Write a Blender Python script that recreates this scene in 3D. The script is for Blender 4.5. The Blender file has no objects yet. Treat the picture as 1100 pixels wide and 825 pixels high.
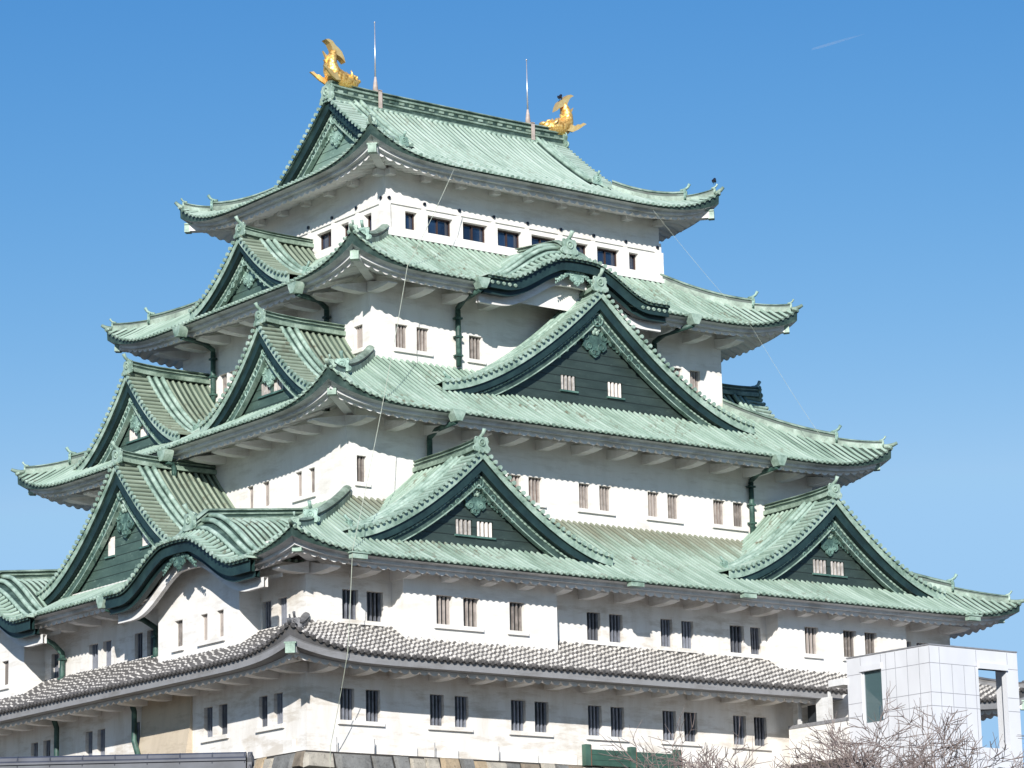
import bpy, math, random
import numpy as np
from mathutils import Matrix, Vector

R = math.radians
random.seed(7)
rng = np.random.default_rng(11)
scene = bpy.context.scene
col = scene.collection

# ------------------------------------------------------------------ camera, sky, sun, exposure
cam_d = bpy.data.cameras.new("camera")
cam_o = bpy.data.objects.new("camera", cam_d)
col.objects.link(cam_o)
cam_d.sensor_width = 36.0
cam_d.lens = 3305.87 / 1100 * 36
cam_d.clip_start = 1.0
cam_d.clip_end = 20000
_r = Vector((0.79640058, -0.6043828, -0.02162262))
_u = Vector((-0.11694718, -0.18898399, 0.97499149))
_f = Vector((0.59335442, 0.77395509, 0.22118782))
CAM = Vector((-89.14157829, -121.191633, -13.5037835))
cam_o.matrix_world = Matrix(((_r.x, _u.x, -_f.x, CAM.x), (_r.y, _u.y, -_f.y, CAM.y), (_r.z, _u.z, -_f.z, CAM.z), (0, 0, 0, 1)))
scene.camera = cam_o

SUN_EL, SUN_AZ = R(24.5), R(222.8)          # azimuth clockwise from +Y
world = bpy.data.worlds.new("World")
scene.world = world
world.use_nodes = True
wn = world.node_tree
bg = wn.nodes["Background"]
sky = wn.nodes.new("ShaderNodeTexSky")
sky.sky_type = 'NISHITA'
sky.sun_disc = False
sky.sun_elevation = SUN_EL
sky.sun_rotation = SUN_AZ
sky.altitude = 0
sky.air_density = 1.0
sky.dust_density = 0.3
sky.ozone_density = 2.5
_sep = wn.nodes.new("ShaderNodeSeparateColor"); _com = wn.nodes.new("ShaderNodeCombineColor")
wn.links.new(sky.outputs[0], _sep.inputs[0])
for _i, (_ref, _pow, _val) in enumerate(((3.03, 2.25, 3.7), (4.96, 1.25, 6.95), (7.3, .7, 10.9))):   # clear winter sky, deeper blue
    _d = wn.nodes.new("ShaderNodeMath"); _d.operation = 'DIVIDE'; _d.inputs[1].default_value = _ref
    _k = wn.nodes.new("ShaderNodeMath"); _k.operation = 'MINIMUM'; _k.inputs[1].default_value = 1.08
    _p = wn.nodes.new("ShaderNodeMath"); _p.operation = 'POWER'; _p.inputs[1].default_value = _pow
    _m = wn.nodes.new("ShaderNodeMath"); _m.operation = 'MULTIPLY'; _m.inputs[1].default_value = _val
    wn.links.new(_sep.outputs[_i], _d.inputs[0]); wn.links.new(_d.outputs[0], _k.inputs[0]); wn.links.new(_k.outputs[0], _p.inputs[0]); wn.links.new(_p.outputs[0], _m.inputs[0]); wn.links.new(_m.outputs[0], _com.inputs[_i])
wn.links.new(_com.outputs[0], bg.inputs[0])
bg.inputs[1].default_value = 0.055

sd = bpy.data.lights.new("sun", 'SUN')
sd.energy = 4.4
sd.angle = R(0.5)
sd.color = (1.0, 0.965, 0.915)
so = bpy.data.objects.new("sun", sd)
col.objects.link(so)
sdir = Vector((math.sin(SUN_AZ) * math.cos(SUN_EL), math.cos(SUN_AZ) * math.cos(SUN_EL), math.sin(SUN_EL)))
so.rotation_euler = sdir.to_track_quat('Z', 'Y').to_euler()
so.location = (-60, -60, 60)

scene.view_settings.view_transform = 'Standard'
scene.view_settings.look = 'None'
scene.view_settings.gamma = 1.0
scene.view_settings.use_curve_mapping = False
scene.view_settings.exposure = 0.50

# ------------------------------------------------------------------ materials
MAT = {}
def nmat(name):
    m = bpy.data.materials.new(name); m.use_nodes = True
    nt = m.node_tree; b = nt.nodes["Principled BSDF"]
    MAT[name] = m
    return m, nt, b
def N(nt, typ, **kw):
    n = nt.nodes.new(typ)
    for k, v in kw.items(): setattr(n, k, v)
    return n
def noise(nt, vec, scale, detail=4, rough=.55):
    n = N(nt, "ShaderNodeTexNoise"); n.inputs["Scale"].default_value = scale
    n.inputs["Detail"].default_value = detail; n.inputs["Roughness"].default_value = rough
    if vec is not None: nt.links.new(vec, n.inputs["Vector"])
    return n.outputs["Fac"]
def ramp(nt, fac, stops):
    n = N(nt, "ShaderNodeValToRGB"); e = n.color_ramp.elements
    while len(e) > 1: e.remove(e[-1])
    e[0].position = stops[0][0]; e[0].color = (*stops[0][1], 1)
    for p, c in stops[1:]:
        x = e.new(p); x.color = (*c, 1)
    nt.links.new(fac, n.inputs[0])
    return n.outputs[0]
def g(v): return (v, v, v)
def mix(nt, fac, a, b, mode='MIX'):
    n = N(nt, "ShaderNodeMix", data_type='RGBA', blend_type=mode)
    if isinstance(fac, (int, float)): n.inputs[0].default_value = fac
    else: nt.links.new(fac, n.inputs[0])
    for s, i in ((a, 6), (b, 7)):
        if isinstance(s, tuple): n.inputs[i].default_value = (*s, 1)
        else: nt.links.new(s, n.inputs[i])
    return n.outputs[2]
def mapping(nt, src, scale):
    m = N(nt, "ShaderNodeMapping"); m.inputs["Scale"].default_value = scale
    nt.links.new(src, m.inputs["Vector"]); return m.outputs[0]
def obj_co(nt): return N(nt, "ShaderNodeTexCoord").outputs["Object"]
def uv_co(nt): return N(nt, "ShaderNodeTexCoord").outputs["UV"]
def bump(nt, b, h, strength, dist=.02):
    n = N(nt, "ShaderNodeBump"); n.inputs["Strength"].default_value = strength
    n.inputs["Distance"].default_value = dist
    nt.links.new(h, n.inputs["Height"]); nt.links.new(n.outputs[0], b.inputs["Normal"])
def setc(nt, b, c, rough=.6, metal=0.0):
    if isinstance(c, tuple): b.inputs["Base Color"].default_value = (*c, 1)
    else: nt.links.new(c, b.inputs["Base Color"])
    b.inputs["Roughness"].default_value = rough; b.inputs["Metallic"].default_value = metal

def copper_roof(name, c_lo, c_mid, c_hi, streak, amt=1.0, vr=None):
    m, nt, b = nmat(name)
    uv = uv_co(nt); o = obj_co(nt)
    n1 = noise(nt, mapping(nt, uv, (1.6, .22, 1)), 1.0, 6, .62)           # streaks running down the slope
    n2 = noise(nt, o, .22, 3)                                            # big patches
    n3 = noise(nt, mapping(nt, uv, (3.3, 1.1, 1)), 2.2, 5, .6)
    c = ramp(nt, n1, [(.30, c_lo), (.48, c_mid), (.68, c_hi)])
    stain = ramp(nt, n3, [(.52, g(0)), (.66, g(1))])
    patch = ramp(nt, n2, [(.47, g(0)), (.62, g(1))])
    f = N(nt, "ShaderNodeMath", operation='MULTIPLY'); nt.links.new(stain, f.inputs[0]); nt.links.new(patch, f.inputs[1])
    f2 = N(nt, "ShaderNodeMath", operation='MULTIPLY'); nt.links.new(f.outputs[0], f2.inputs[0]); f2.inputs[1].default_value = amt
    c = mix(nt, f2.outputs[0], c, streak)
    if vr:                                                               # brown drip stains that run down from the wall above
        sp = N(nt, "ShaderNodeSeparateXYZ"); nt.links.new(uv, sp.inputs[0])
        mr = N(nt, "ShaderNodeMapRange"); mr.inputs["From Min"].default_value = vr[0]; mr.inputs["From Max"].default_value = vr[1]
        nt.links.new(sp.outputs[1], mr.inputs[0])
        n4 = noise(nt, mapping(nt, uv, (.9, .10, 1)), 1.3, 6, .7)
        ad = N(nt, "ShaderNodeMath", operation='ADD'); nt.links.new(n4, ad.inputs[0]); nt.links.new(mr.outputs[0], ad.inputs[1])
        st = ramp(nt, ad.outputs[0], [(.70, g(0)), (1.15, g(.8))])
        c = mix(nt, st, c, (streak[0]*1.15, streak[1]*1.15, streak[2]*1.1))
    # cross seams of the copper sheets
    w = N(nt, "ShaderNodeTexWave", wave_type='BANDS', bands_direction='Y'); w.inputs["Scale"].default_value = .52
    w.inputs["Distortion"].default_value = 0.0
    nt.links.new(uv, w.inputs["Vector"])
    sm = ramp(nt, w.outputs["Fac"], [(.0, g(1)), (.03, g(0))])
    setc(nt, b, c, .62)
    bump(nt, b, n3, .25, .02)
copper_roof("copper_tile", (.15, .225, .17), (.285, .39, .31), (.42, .52, .44), (.15, .15, .10))
copper_roof("copper_tile_sheen", (.21, .295, .235), (.345, .445, .365), (.46, .55, .475), (.23, .25, .19), .7)  # top roof copy of the copper, its grazing sheen put into a paler colour
copper_roof("copper_tile_weathered", (.13, .16, .115), (.215, .265, .195), (.33, .39, .30), (.125, .115, .075))
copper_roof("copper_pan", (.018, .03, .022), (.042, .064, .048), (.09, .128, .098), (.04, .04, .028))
copper_roof("copper_pan_sheen", (.05, .08, .062), (.11, .16, .125), (.19, .255, .205), (.10, .10, .08), .7)  # pans of the top roof, lightened by the same painted sheen
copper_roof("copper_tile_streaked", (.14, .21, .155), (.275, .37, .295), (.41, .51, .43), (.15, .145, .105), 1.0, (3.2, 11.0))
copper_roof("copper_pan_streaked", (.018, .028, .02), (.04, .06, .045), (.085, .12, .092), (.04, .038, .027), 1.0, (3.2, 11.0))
def patina(name, lo, mid, hi, sc=1.6, rough=.55, metal=0.0):
    m, nt, b = nmat(name); o = obj_co(nt)
    n1 = noise(nt, o, sc, 6, .65); n2 = noise(nt, o, sc*7, 3)
    c = ramp(nt, n1, [(.30, lo), (.5, mid), (.70, hi)])
    c = mix(nt, ramp(nt, n2, [(.55, g(0)), (.75, g(.5))]), c, lo)
    setc(nt, b, c, rough, metal); bump(nt, b, n2, .3, .02)
patina("copper_trim", (.10, .165, .122), (.28, .385, .31), (.44, .545, .46))
patina("copper_ridge", (.045, .08, .058), (.19, .26, .20), (.36, .46, .38), 1.1)
patina("eave_lip", (.012, .028, .022), (.035, .065, .052), (.09, .14, .115), 1.6)
patina("copper_mid", (.03, .07, .06), (.07, .145, .12), (.14, .25, .20), 1.3)
patina("copper_board", (.006, .016, .016), (.012, .032, .032), (.022, .052, .048), 1.0, .5)
patina("copper_pipe", (.012, .03, .025), (.03, .075, .06), (.10, .19, .15), 1.2)
patina("ornament_green", (.03, .06, .052), (.06, .12, .10), (.20, .33, .27), 2.5)
patina("ornament_pale", (.10, .17, .14), (.22, .34, .28), (.40, .55, .46), 2.5)

def gable_panel(name, base, hi, fleck):
    m, nt, b = nmat(name); o = obj_co(nt)
    sep = N(nt, "ShaderNodeSeparateXYZ"); nt.links.new(o, sep.inputs[0])
    w = N(nt, "ShaderNodeMath", operation='MULTIPLY'); nt.links.new(sep.outputs[2], w.inputs[0]); w.inputs[1].default_value = 1/.42
    fr = N(nt, "ShaderNodeMath", operation='FRACT'); nt.links.new(w.outputs[0], fr.inputs[0])
    line = ramp(nt, fr.outputs[0], [(0, g(1)), (.07, g(1)), (.12, g(0))])
    n1 = noise(nt, mapping(nt, o, (.5, .5, 2.0)), 1.4, 5, .65); n2 = noise(nt, mapping(nt, o, (1, 1, 2.2)), 2.4, 4, .7)
    c = ramp(nt, n1, [(.32, base), (.68, hi)])
    c = mix(nt, ramp(nt, n2, [(.60, g(0)), (.72, g(.75))]), c, fleck)
    c = mix(nt, line, c, (base[0]*.45, base[1]*.45, base[2]*.45))
    setc(nt, b, c, .55); bump(nt, b, line, .4, -.02)
patina("gable_band", (.022, .042, .036), (.040, .072, .060), (.085, .135, .11), 1.5)
patina("gable_band_green", (.035, .07, .058), (.065, .115, .094), (.13, .21, .17), 1.5)
gable_panel("gable_panel_dark", (.020, .034, .030), (.037, .058, .051), (.065, .098, .083))
gable_panel("gable_panel_green", (.042, .076, .062), (.075, .125, .102), (.20, .29, .24))
gable_panel("gable_panel_pale", (.13, .21, .17), (.23, .33, .27), (.36, .48, .40))

def plaster(name, base, dirt, amt, zstreak=True):
    m, nt, b = nmat(name); o = obj_co(nt)
    n1 = noise(nt, mapping(nt, o, (.8, .8, .22)), 1.5, 6, .65)         # rain streaks
    n2 = noise(nt, mapping(nt, o, (.35, .35, 1.5)), 1.3, 6, .7)        # trowel / damp marks, horizontal
    n3 = noise(nt, o, 9, 4)
    c = mix(nt, ramp(nt, n1, [(.45, g(0)), (.75, g(amt))]), base, dirt)
    c = mix(nt, ramp(nt, n2, [(.50, g(0)), (.64, g(amt*.9))]), c, (dirt[0]*.8, dirt[1]*.76, dirt[2]*.7))
    setc(nt, b, c, .85); 
    mx = N(nt, "ShaderNodeMath", operation='ADD'); nt.links.new(n3, mx.inputs[0]); nt.links.new(n2, mx.inputs[1])
    bump(nt, b, mx.outputs[0], .22, .03)
plaster("plaster_white", (.795, .77, .725), (.56, .52, .46), .36)
plaster("plaster_stained", (.755, .73, .69), (.50, .44, .36), .55)
plaster("plaster_beige", (.53, .45, .345), (.36, .30, .22), .5)
plaster("plaster_eave", (.79, .775, .75), (.50, .46, .40), .45)
plaster("fascia_white", (.66, .66, .65), (.40, .39, .36), .5)
plaster("fascia_grey", (.70, .70, .685), (.34, .33, .30), .6)
plaster("fascia_lead", (.25, .25, .255), (.15, .145, .14), .5)

def simple(name, c, rough=.6, metal=0.0, var=.25, sc=3.0):
    m, nt, b = nmat(name); o = obj_co(nt)
    n1 = noise(nt, o, sc, 5, .6)
    if name.startswith(('bar_', 'window_')):                       # no two windows weather alike
        oi = N(nt, "ShaderNodeObjectInfo"); md = N(nt, "ShaderNodeMath", operation='MULTIPLY_ADD')
        nt.links.new(oi.outputs["Random"], md.inputs[0]); md.inputs[1].default_value = .5; nt.links.new(n1, md.inputs[2])
        sb_ = N(nt, "ShaderNodeMath", operation='SUBTRACT'); nt.links.new(md.outputs[0], sb_.inputs[0]); sb_.inputs[1].default_value = .25; n1 = sb_.outputs[0]; var = max(var, .4)
    lo = tuple(x*(1-var) for x in c); hi = tuple(min(1, x*(1+var)) for x in c)
    setc(nt, b, ramp(nt, n1, [(.3, lo), (.7, hi)]), rough, metal)
    return m, nt, b
simple("grey_tile", (.10, .095, .092), .55, 0, .35, 2.0)
simple("mortar", (.47, .45, .42), .85, 0, .3, 2.2)
simple("tile_ridge", (.12, .12, .125), .5, 0, .4, 2.0)
simple("window_dark", (.006, .007, .010), .25)
simple("window_shutter", (.16, .075, .055), .6)
simple("bar_grey", (.17, .18, .21), .6)
simple("bar_brown", (.30, .265, .24), .65)
simple("bar_white", (.62, .57, .52), .7)
simple("frame_brown", (.05, .028, .022), .5)
simple("rod_metal", (.55, .55, .56), .35, .6)
simple("rod_base", (.46, .38, .33), .6)
simple("cable_pale", (.42, .45, .36), .6)
simple("crow_black", (.012, .012, .015), .5)
simple("bark", (.13, .11, .098), .85, 0, .35, 6)
simple("twig", (.21, .165, .147), .85, 0, .3, 6)
simple("fence_green", (.035, .085, .062), .55, 0, .25, 1.2)
simple("fence_post", (.045, .10, .075), .6, 0, .3, 2)
simple("rust", (.22, .08, .05), .8)
simple("roof_slate", (.065, .070, .085), .5, 0, .3, 1.5)
simple("tower_joint", (.28, .28, .30), .6)
simple("tower_dark", (.03, .035, .04), .4)
simple("blue_sign", (.02, .12, .42), .5)
simple("grey_metal", (.30, .30, .31), .45, .3)

m, nt, b = nmat("mortar_pan")                       # dark pan tiles with white plaster over each joint
uv = uv_co(nt); w = N(nt, "ShaderNodeTexWave", wave_type='BANDS', bands_direction='Y'); w.inputs["Scale"].default_value = .314/.34
w.inputs["Distortion"].default_value = .6; w.inputs["Detail Scale"].default_value = 2.0; nt.links.new(uv, w.inputs["Vector"])
setc(nt, b, mix(nt, ramp(nt, w.outputs["Fac"], [(.70, g(0)), (.84, g(1))]), (.06, .058, .06), (.46, .44, .42)), .8)
m, nt, b = nmat("tower_panel"); o = obj_co(nt)
c = mix(nt, ramp(nt, noise(nt, mapping(nt, o, (.6, .6, .25)), 1.2, 5), [(.4, g(0)), (.75, g(.5))]), (.66, .665, .68), (.52, .52, .53))
setc(nt, b, c, .45)
m, nt, b = nmat("window_glass")
n1 = noise(nt, obj_co(nt), .7, 2)
setc(nt, b, ramp(nt, n1, [(.35, (.008, .014, .03)), (.65, (.018, .04, .085))]), .06); b.inputs["Specular IOR Level"].default_value = .8
m, nt, b = nmat("tower_glass")
setc(nt, b, (.10, .17, .18), .05); b.inputs["Alpha"].default_value = .5
m, nt, b = nmat("gold"); o = obj_co(nt)
v = N(nt, "ShaderNodeTexVoronoi"); v.inputs["Scale"].default_value = 6.5; nt.links.new(o, v.inputs["Vector"])
setc(nt, b, ramp(nt, v.outputs["Distance"], [(.0, (1.0, .72, .28)), (.55, (.92, .55, .15)), (.9, (.48, .24, .05))]), .42, .65)
bump(nt, b, v.outputs["Distance"], .5, -.05)
m, nt, b = nmat("gold_fin"); o = obj_co(nt)
setc(nt, b, ramp(nt, noise(nt, o, 3, 3), [(.3, (.85, .50, .14)), (.7, (1.0, .74, .32))]), .42, .65)

def stone(name, c):
    m, nt, b = nmat(name); o = obj_co(nt)
    n1 = noise(nt, o, 1.8, 7, .68); n2 = noise(nt, o, 8, 5, .7)
    cc = ramp(nt, n1, [(.3, tuple(x*.55 for x in c)), (.5, c), (.7, tuple(x*1.3 for x in c))])
    cc = mix(nt, ramp(nt, n2, [(.58, g(0)), (.7, g(.7))]), cc, (.05, .045, .04))
    setc(nt, b, cc, .9); bump(nt, b, n2, .6, .06)
stone("stone_tan", (.34, .265, .175)); stone("stone_brown", (.20, .165, .125)); stone("stone_grey", (.17, .17, .162)); stone("stone_pale", (.36, .33, .275))
stone("stone_gap", (.035, .032, .028))
m, nt, b = nmat("gravel_ground"); o = obj_co(nt)
setc(nt, b, ramp(nt, noise(nt, o, .15, 8, .6), [(.3, (.075, .065, .05)), (.7, (.11, .095, .075))]), .95)
m, nt, b = nmat("contrail_vapour")
nt.nodes.remove(b)
vol = N(nt, "ShaderNodeVolumePrincipled"); vol.inputs["Density"].default_value = .03; vol.inputs["Color"].default_value = (1, 1, 1, 1)
vol.inputs["Anisotropy"].default_value = 0
nt.links.new(vol.outputs[0], nt.nodes["Material Output"].inputs["Volume"])

# ------------------------------------------------------------------ mesh building helpers
class MB:
    def __init__(s): s.v = []; s.f = []; s.m = []; s.sm = []; s.uv = []; s.n = 0
    def verts(s, P, uv=None):
        P = np.asarray(P, float).reshape(-1, 3); i = s.n; s.n += len(P); s.v.append(P)
        s.uv.append(np.asarray(uv, float).reshape(-1, 2) if uv is not None else np.zeros((len(P), 2)))
        return i
    def face(s, idx, m=0, sm=False): s.f.append(tuple(int(i) for i in idx)); s.m.append(m); s.sm.append(sm)
    def grid(s, P, m=0, uv=None, sm=False, closed=False, mask=None):
        P = np.asarray(P, float); n, k = P.shape[:2]; i0 = s.verts(P, uv)
        kk = k if closed else k - 1
        for i in range(n - 1):
            for j in range(kk):
                if mask is not None and not mask[i][j]: continue
                j2 = (j + 1) % k
                mm = m[i] if isinstance(m, (list, tuple)) else m
                s.face((i0 + i*k + j, i0 + i*k + j2, i0 + (i+1)*k + j2, i0 + (i+1)*k + j), mm, sm)
        return i0
    def poly(s, P, m=0): 
        i0 = s.verts(P); s.face(range(i0, i0 + len(P)), m)
    def box(s, c, size, ax=None, m=0):
        c = np.asarray(c, float); h = np.asarray(size, float)/2
        A = np.eye(3) if ax is None else np.asarray(ax, float)
        P = [c + sx*h[0]*A[0] + sy*h[1]*A[1] + sz*h[2]*A[2] for sx in (-1, 1) for sy in (-1, 1) for sz in (-1, 1)]
        i = s.verts(P)
        for q in ((0,1,3,2),(4,6,7,5),(0,4,5,1),(2,3,7,6),(0,2,6,4),(1,5,7,3)): s.face([i+x for x in q], m)
    def bb(s, x0, x1, y0, y1, z0, z1, m=0): s.box(((x0+x1)/2, (y0+y1)/2, (z0+z1)/2), (abs(x1-x0), abs(y1-y0), abs(z1-z0)), None, m)
    def prism(s, outline, depth_vec, m=0, mside=None):
        P = np.asarray(outline, float); d = np.asarray(depth_vec, float); n = len(P)
        i = s.verts(np.vstack([P, P + d]))
        s.face(range(i, i+n), m); s.face(range(i+2*n-1, i+n-1, -1), m)
        for k in range(n): s.face((i+k, i+(k+1) % n, i+n+(k+1) % n, i+n+k), m if mside is None else mside)
    def tube(s, path, r, k=8, m=0, caps=True, sm=True):
        P = np.asarray(path, float); n = len(P)
        r = np.full(n, r) if np.isscalar(r) else np.asarray(r, float)
        T = np.gradient(P, axis=0); T /= np.linalg.norm(T, axis=1)[:, None] + 1e-12
        up = np.array([0, 0, 1.0]) if abs(T[0][2]) < .9 else np.array([1.0, 0, 0])
        a = np.cross(T[0], up); a /= np.linalg.norm(a)
        rings = []; th = np.linspace(0, 2*np.pi, k, endpoint=False)
        for i in range(n):
            a = a - T[i]*np.dot(a, T[i]); a /= np.linalg.norm(a); bb = np.cross(T[i], a)
            rings.append(P[i] + r[i]*(np.cos(th)[:, None]*a + np.sin(th)[:, None]*bb))
        i0 = s.grid(np.array(rings), m, None, sm, closed=True)
        if caps:
            s.face([i0 + j for j in range(k)][::-1], m); s.face([i0 + (n-1)*k + j for j in range(k)], m)
    def sweep(s, prof, path, m=0, caps=True, up=(0, 0, 1), sm=False, mcol=None):
        P = np.asarray(path, float); n = len(P); up = np.asarray(up, float)
        T = np.gradient(P, axis=0); T /= np.linalg.norm(T, axis=1)[:, None] + 1e-12
        rings = []
        for i in range(n):
            lat = np.cross(T[i], up); lat /= np.linalg.norm(lat)
            pr = prof(i/(n-1)) if callable(prof) else prof
            rings.append([P[i] + p*lat + q*up for p, q in pr])
        k = len(rings[0]); f0 = len(s.m); i0 = s.grid(np.array(rings), m, None, sm, closed=True)
        if mcol:
            for q in range(f0, len(s.m)):
                if (q - f0) % k in mcol: s.m[q] = 1
        if caps:
            s.face([i0 + j for j in range(k)][::-1], m); s.face([i0 + (n-1)*k + j for j in range(k)], m)
    def sphere(s, c, r, m=0, seg=10, rings=6, ax=None):
        c = np.asarray(c, float); r = np.full(3, r) if np.isscalar(r) else np.asarray(r, float)
        A = np.eye(3) if ax is None else np.asarray(ax, float)
        P = []
        for i in range(rings+1):
            ph = np.pi*i/rings
            P.append([c + r[0]*np.sin(ph)*np.cos(t)*A[0] + r[1]*np.sin(ph)*np.sin(t)*A[1] + r[2]*np.cos(ph)*A[2] for t in np.linspace(0, 2*np.pi, seg, endpoint=False)])
        s.grid(np.array(P), m, None, True, closed=True)
    def torus(s, c, R_, r, A, B, m=0, seg=14, k=6, arc=2*np.pi, a0=0.0):
        c = np.asarray(c, float); A = np.asarray(A, float); B = np.asarray(B, float)
        full = abs(arc - 2*np.pi) < 1e-6
        ts = a0 + np.linspace(0, arc, seg, endpoint=not full)
        path = [c + R_*(np.cos(t)*A + np.sin(t)*B) for t in ts]
        if full: path.append(path[0])
        s.tube(path, r, k, m, caps=not full)
    def build(s, name, mats, parent=None):
        me = bpy.data.meshes.new(name)
        V = np.vstack(s.v)
        me.from_pydata(V.tolist(), [], s.f)
        for mm in (mats if isinstance(mats, (list, tuple)) else [mats]): me.materials.append(MAT[mm])
        me.polygons.foreach_set("material_index", s.m)
        me.polygons.foreach_set("use_smooth", s.sm)
        li = np.empty(len(me.loops), dtype=np.int32); me.loops.foreach_get("vertex_index", li)
        uvl = me.uv_layers.new(name="UVMap"); uvl.data.foreach_set("uv", np.vstack(s.uv)[li].ravel())
        me.update()
        o = bpy.data.objects.new(name, me); col.objects.link(o)
        if parent is not None: o.parent = parent
        return o

def empty(name, label, cat, loc=(0, 0, 0), group=None):
    o = bpy.data.objects.new(name, None); o.empty_display_size = .5; o.location = loc
    col.objects.link(o); return tag(o, label, cat, group)
def tag(o, label, cat, group=None, kind=None):
    o["label"] = label; o["category"] = cat
    if group: o["group"] = group
    if kind: o["kind"] = kind
    return o
UP = np.array([0, 0, 1.0])
SIDE = {'front': (np.array([1., 0, 0]), np.array([0, -1., 0])), 'right': (np.array([0, 1., 0]), np.array([1., 0, 0])),
        'back': (np.array([-1., 0, 0]), np.array([0, 1., 0])), 'left': (np.array([0, -1., 0]), np.array([-1., 0, 0]))}
def PT(side, a, b, z): A, B = SIDE[side]; return A*a + B*b + UP*z

def halfroll(mb, pts, side_vec, r, m=0, k=4, u0=0.0, cap=True, capm=0, mlist=None):
    """a row of round cover tiles: half pipe along pts"""
    P = np.asarray(pts, float); T = np.gradient(P, axis=0); T /= np.linalg.norm(T, axis=1)[:, None]
    Nn = np.cross(T, side_vec); Nn /= np.linalg.norm(Nn, axis=1)[:, None]
    if Nn[0][2] < 0: Nn = -Nn
    th = np.linspace(-.35, np.pi + .35, k + 1)
    rr = np.full(len(P), r) if np.isscalar(r) else np.asarray(r)
    ring = P[:, None, :] + rr[:, None, None]*(np.cos(th)[None, :, None]*side_vec[None, None, :] + np.sin(th)[None, :, None]*Nn[:, None, :])
    L = np.concatenate([[0], np.cumsum(np.linalg.norm(np.diff(P, axis=0), axis=1))])
    uv = np.stack([np.full((len(P), k+1), u0) + th[None, :]*.03, np.repeat(L[:, None], k+1, 1)], -1)
    mb.grid(ring, mlist if mlist else m, uv, True)
    if cap:
        # round end tile: disc a little larger than the roll, facing down the slope
        c = P[0]; t = T[0]
        a = np.linspace(0, 2*np.pi, 9)[:-1]
        d = c + Nn[0]*r*.15 + 1.12*r*(np.cos(a)[:, None]*side_vec + np.sin(a)[:, None]*Nn[0])
        i = mb.verts(np.vstack([d - t*.07, d + t*.03]))
        mb.face(range(i, i+8), capm)
        for q in range(8): mb.face((i+q, i+(q+1) % 8, i+8+(q+1) % 8, i+8+q), capm)

# ------------------------------------------------------------------ onigawara (ridge end tile) and ornaments
def ridge_end_tile(parent, pos, B, s=1.0, mat="copper_trim", horn=True):
    mb = MB(); B = np.asarray(B, float); B = B/np.linalg.norm(B); A = np.cross(UP, B); p = np.asarray(pos, float)
    out = [(-.34, -.1), (-.46, .05), (-.36, .30), (-.42, .46), (-.25, .62), (0, .70), (.25, .62), (.42, .46), (.36, .30), (.46, .05), (.34, -.1)]
    mb.prism([p + s*(x*A + z*UP) for x, z in out], B*.16*s, 0)
    c = p + B*.17*s + UP*.36*s
    mb.torus(c, .17*s, .045*s, A, UP, 0, 12, 5)
    mb.sphere(c, (.08*s, .05*s, .08*s), 0, 8, 4, (A, B, UP))
    for sg in (-1, 1):
        mb.torus(p + B*.1*s + A*sg*.40*s + UP*.06*s, .11*s, .05*s, A, UP, 0, 10, 5)
        mb.torus(p + B*.1*s + A*sg*.30*s + UP*.55*s, .09*s, .04*s, A, UP, 0, 9, 5)
    if horn:
        pts = [p - B*.25*s + UP*.60*s, p + UP*.66*s + B*.05*s, p + UP*.80*s + B*.25*s, p + UP*1.02*s + B*.38*s]
        mb.tube(pts, [.09*s, .10*s, .09*s, .11*s], 7, 0)
    return mb.build('ridge_end_tile', mat, parent)

def pendant(parent, side, ac, b, ztop, s, mat, rosette_mat=None):
    """carved pendant below the peak of a gable, with scrolls and a flower boss"""
    A, B = SIDE[side]; mb = MB()
    def W(a, z, d=0): return PT(side, ac + a*s, b + d*s, ztop + z*s)
    lob = [(0, .05), (.22, 0), (.36, -.25), (.62, -.30), (.70, -.52), (.52, -.66), (.56, -.86), (.38, -1.0), (.26, -.96), (.20, -1.14), (0, -1.26)]
    out = [W(a, z) for a, z in lob] + [W(-a, z) for a, z in lob[-2:0:-1]]
    mb.prism(out, B*.09*s, 0)
    for sg in (-1, 1):
        for a, z, r in ((.42, -.46, .13), (.28, -.82, .12), (.08, -1.05, .09)):
            mb.torus(W(sg*a, z, .09), r*s, .035*s, A, UP, 0, 9, 5)
        # side wings of cloud scrolls
        for i in range(7):
            t = i/6
            mb.sphere(W(sg*(.72 + .95*t), -.50 - .55*t + .05*math.sin(i*2.4), .05), ((.17 - .07*t)*s, .07*s, (.13 - .04*t)*s), 0, 7, 4, (A, B, UP))
            mb.sphere(W(sg*(.78 + .9*t), -.62 - .60*t, .03), ((.10 - .04*t)*s, .05*s, (.12 - .03*t)*s), 0, 6, 4, (A, B, UP))
    o = mb.build('pendant_ornament', mat, parent)
    fb = MB(); c = W(0, -.18, .12)
    fb.sphere(c, (.10*s, .09*s, .10*s), 0, 8, 5, (A, B, UP))
    for k in range(6):
        t = k*np.pi/3
        fb.sphere(c + s*.16*(math.cos(t)*A + math.sin(t)*UP), (.10*s, .06*s, .10*s), 0, 7, 4, (A, B, UP))
    fb.build('flower_boss', rosette_mat or mat, parent)
    return o

# ------------------------------------------------------------------ the keep
keep = empty('castle_keep', 'tall white five storey castle keep with stacked green copper roofs', 'castle')

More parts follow.
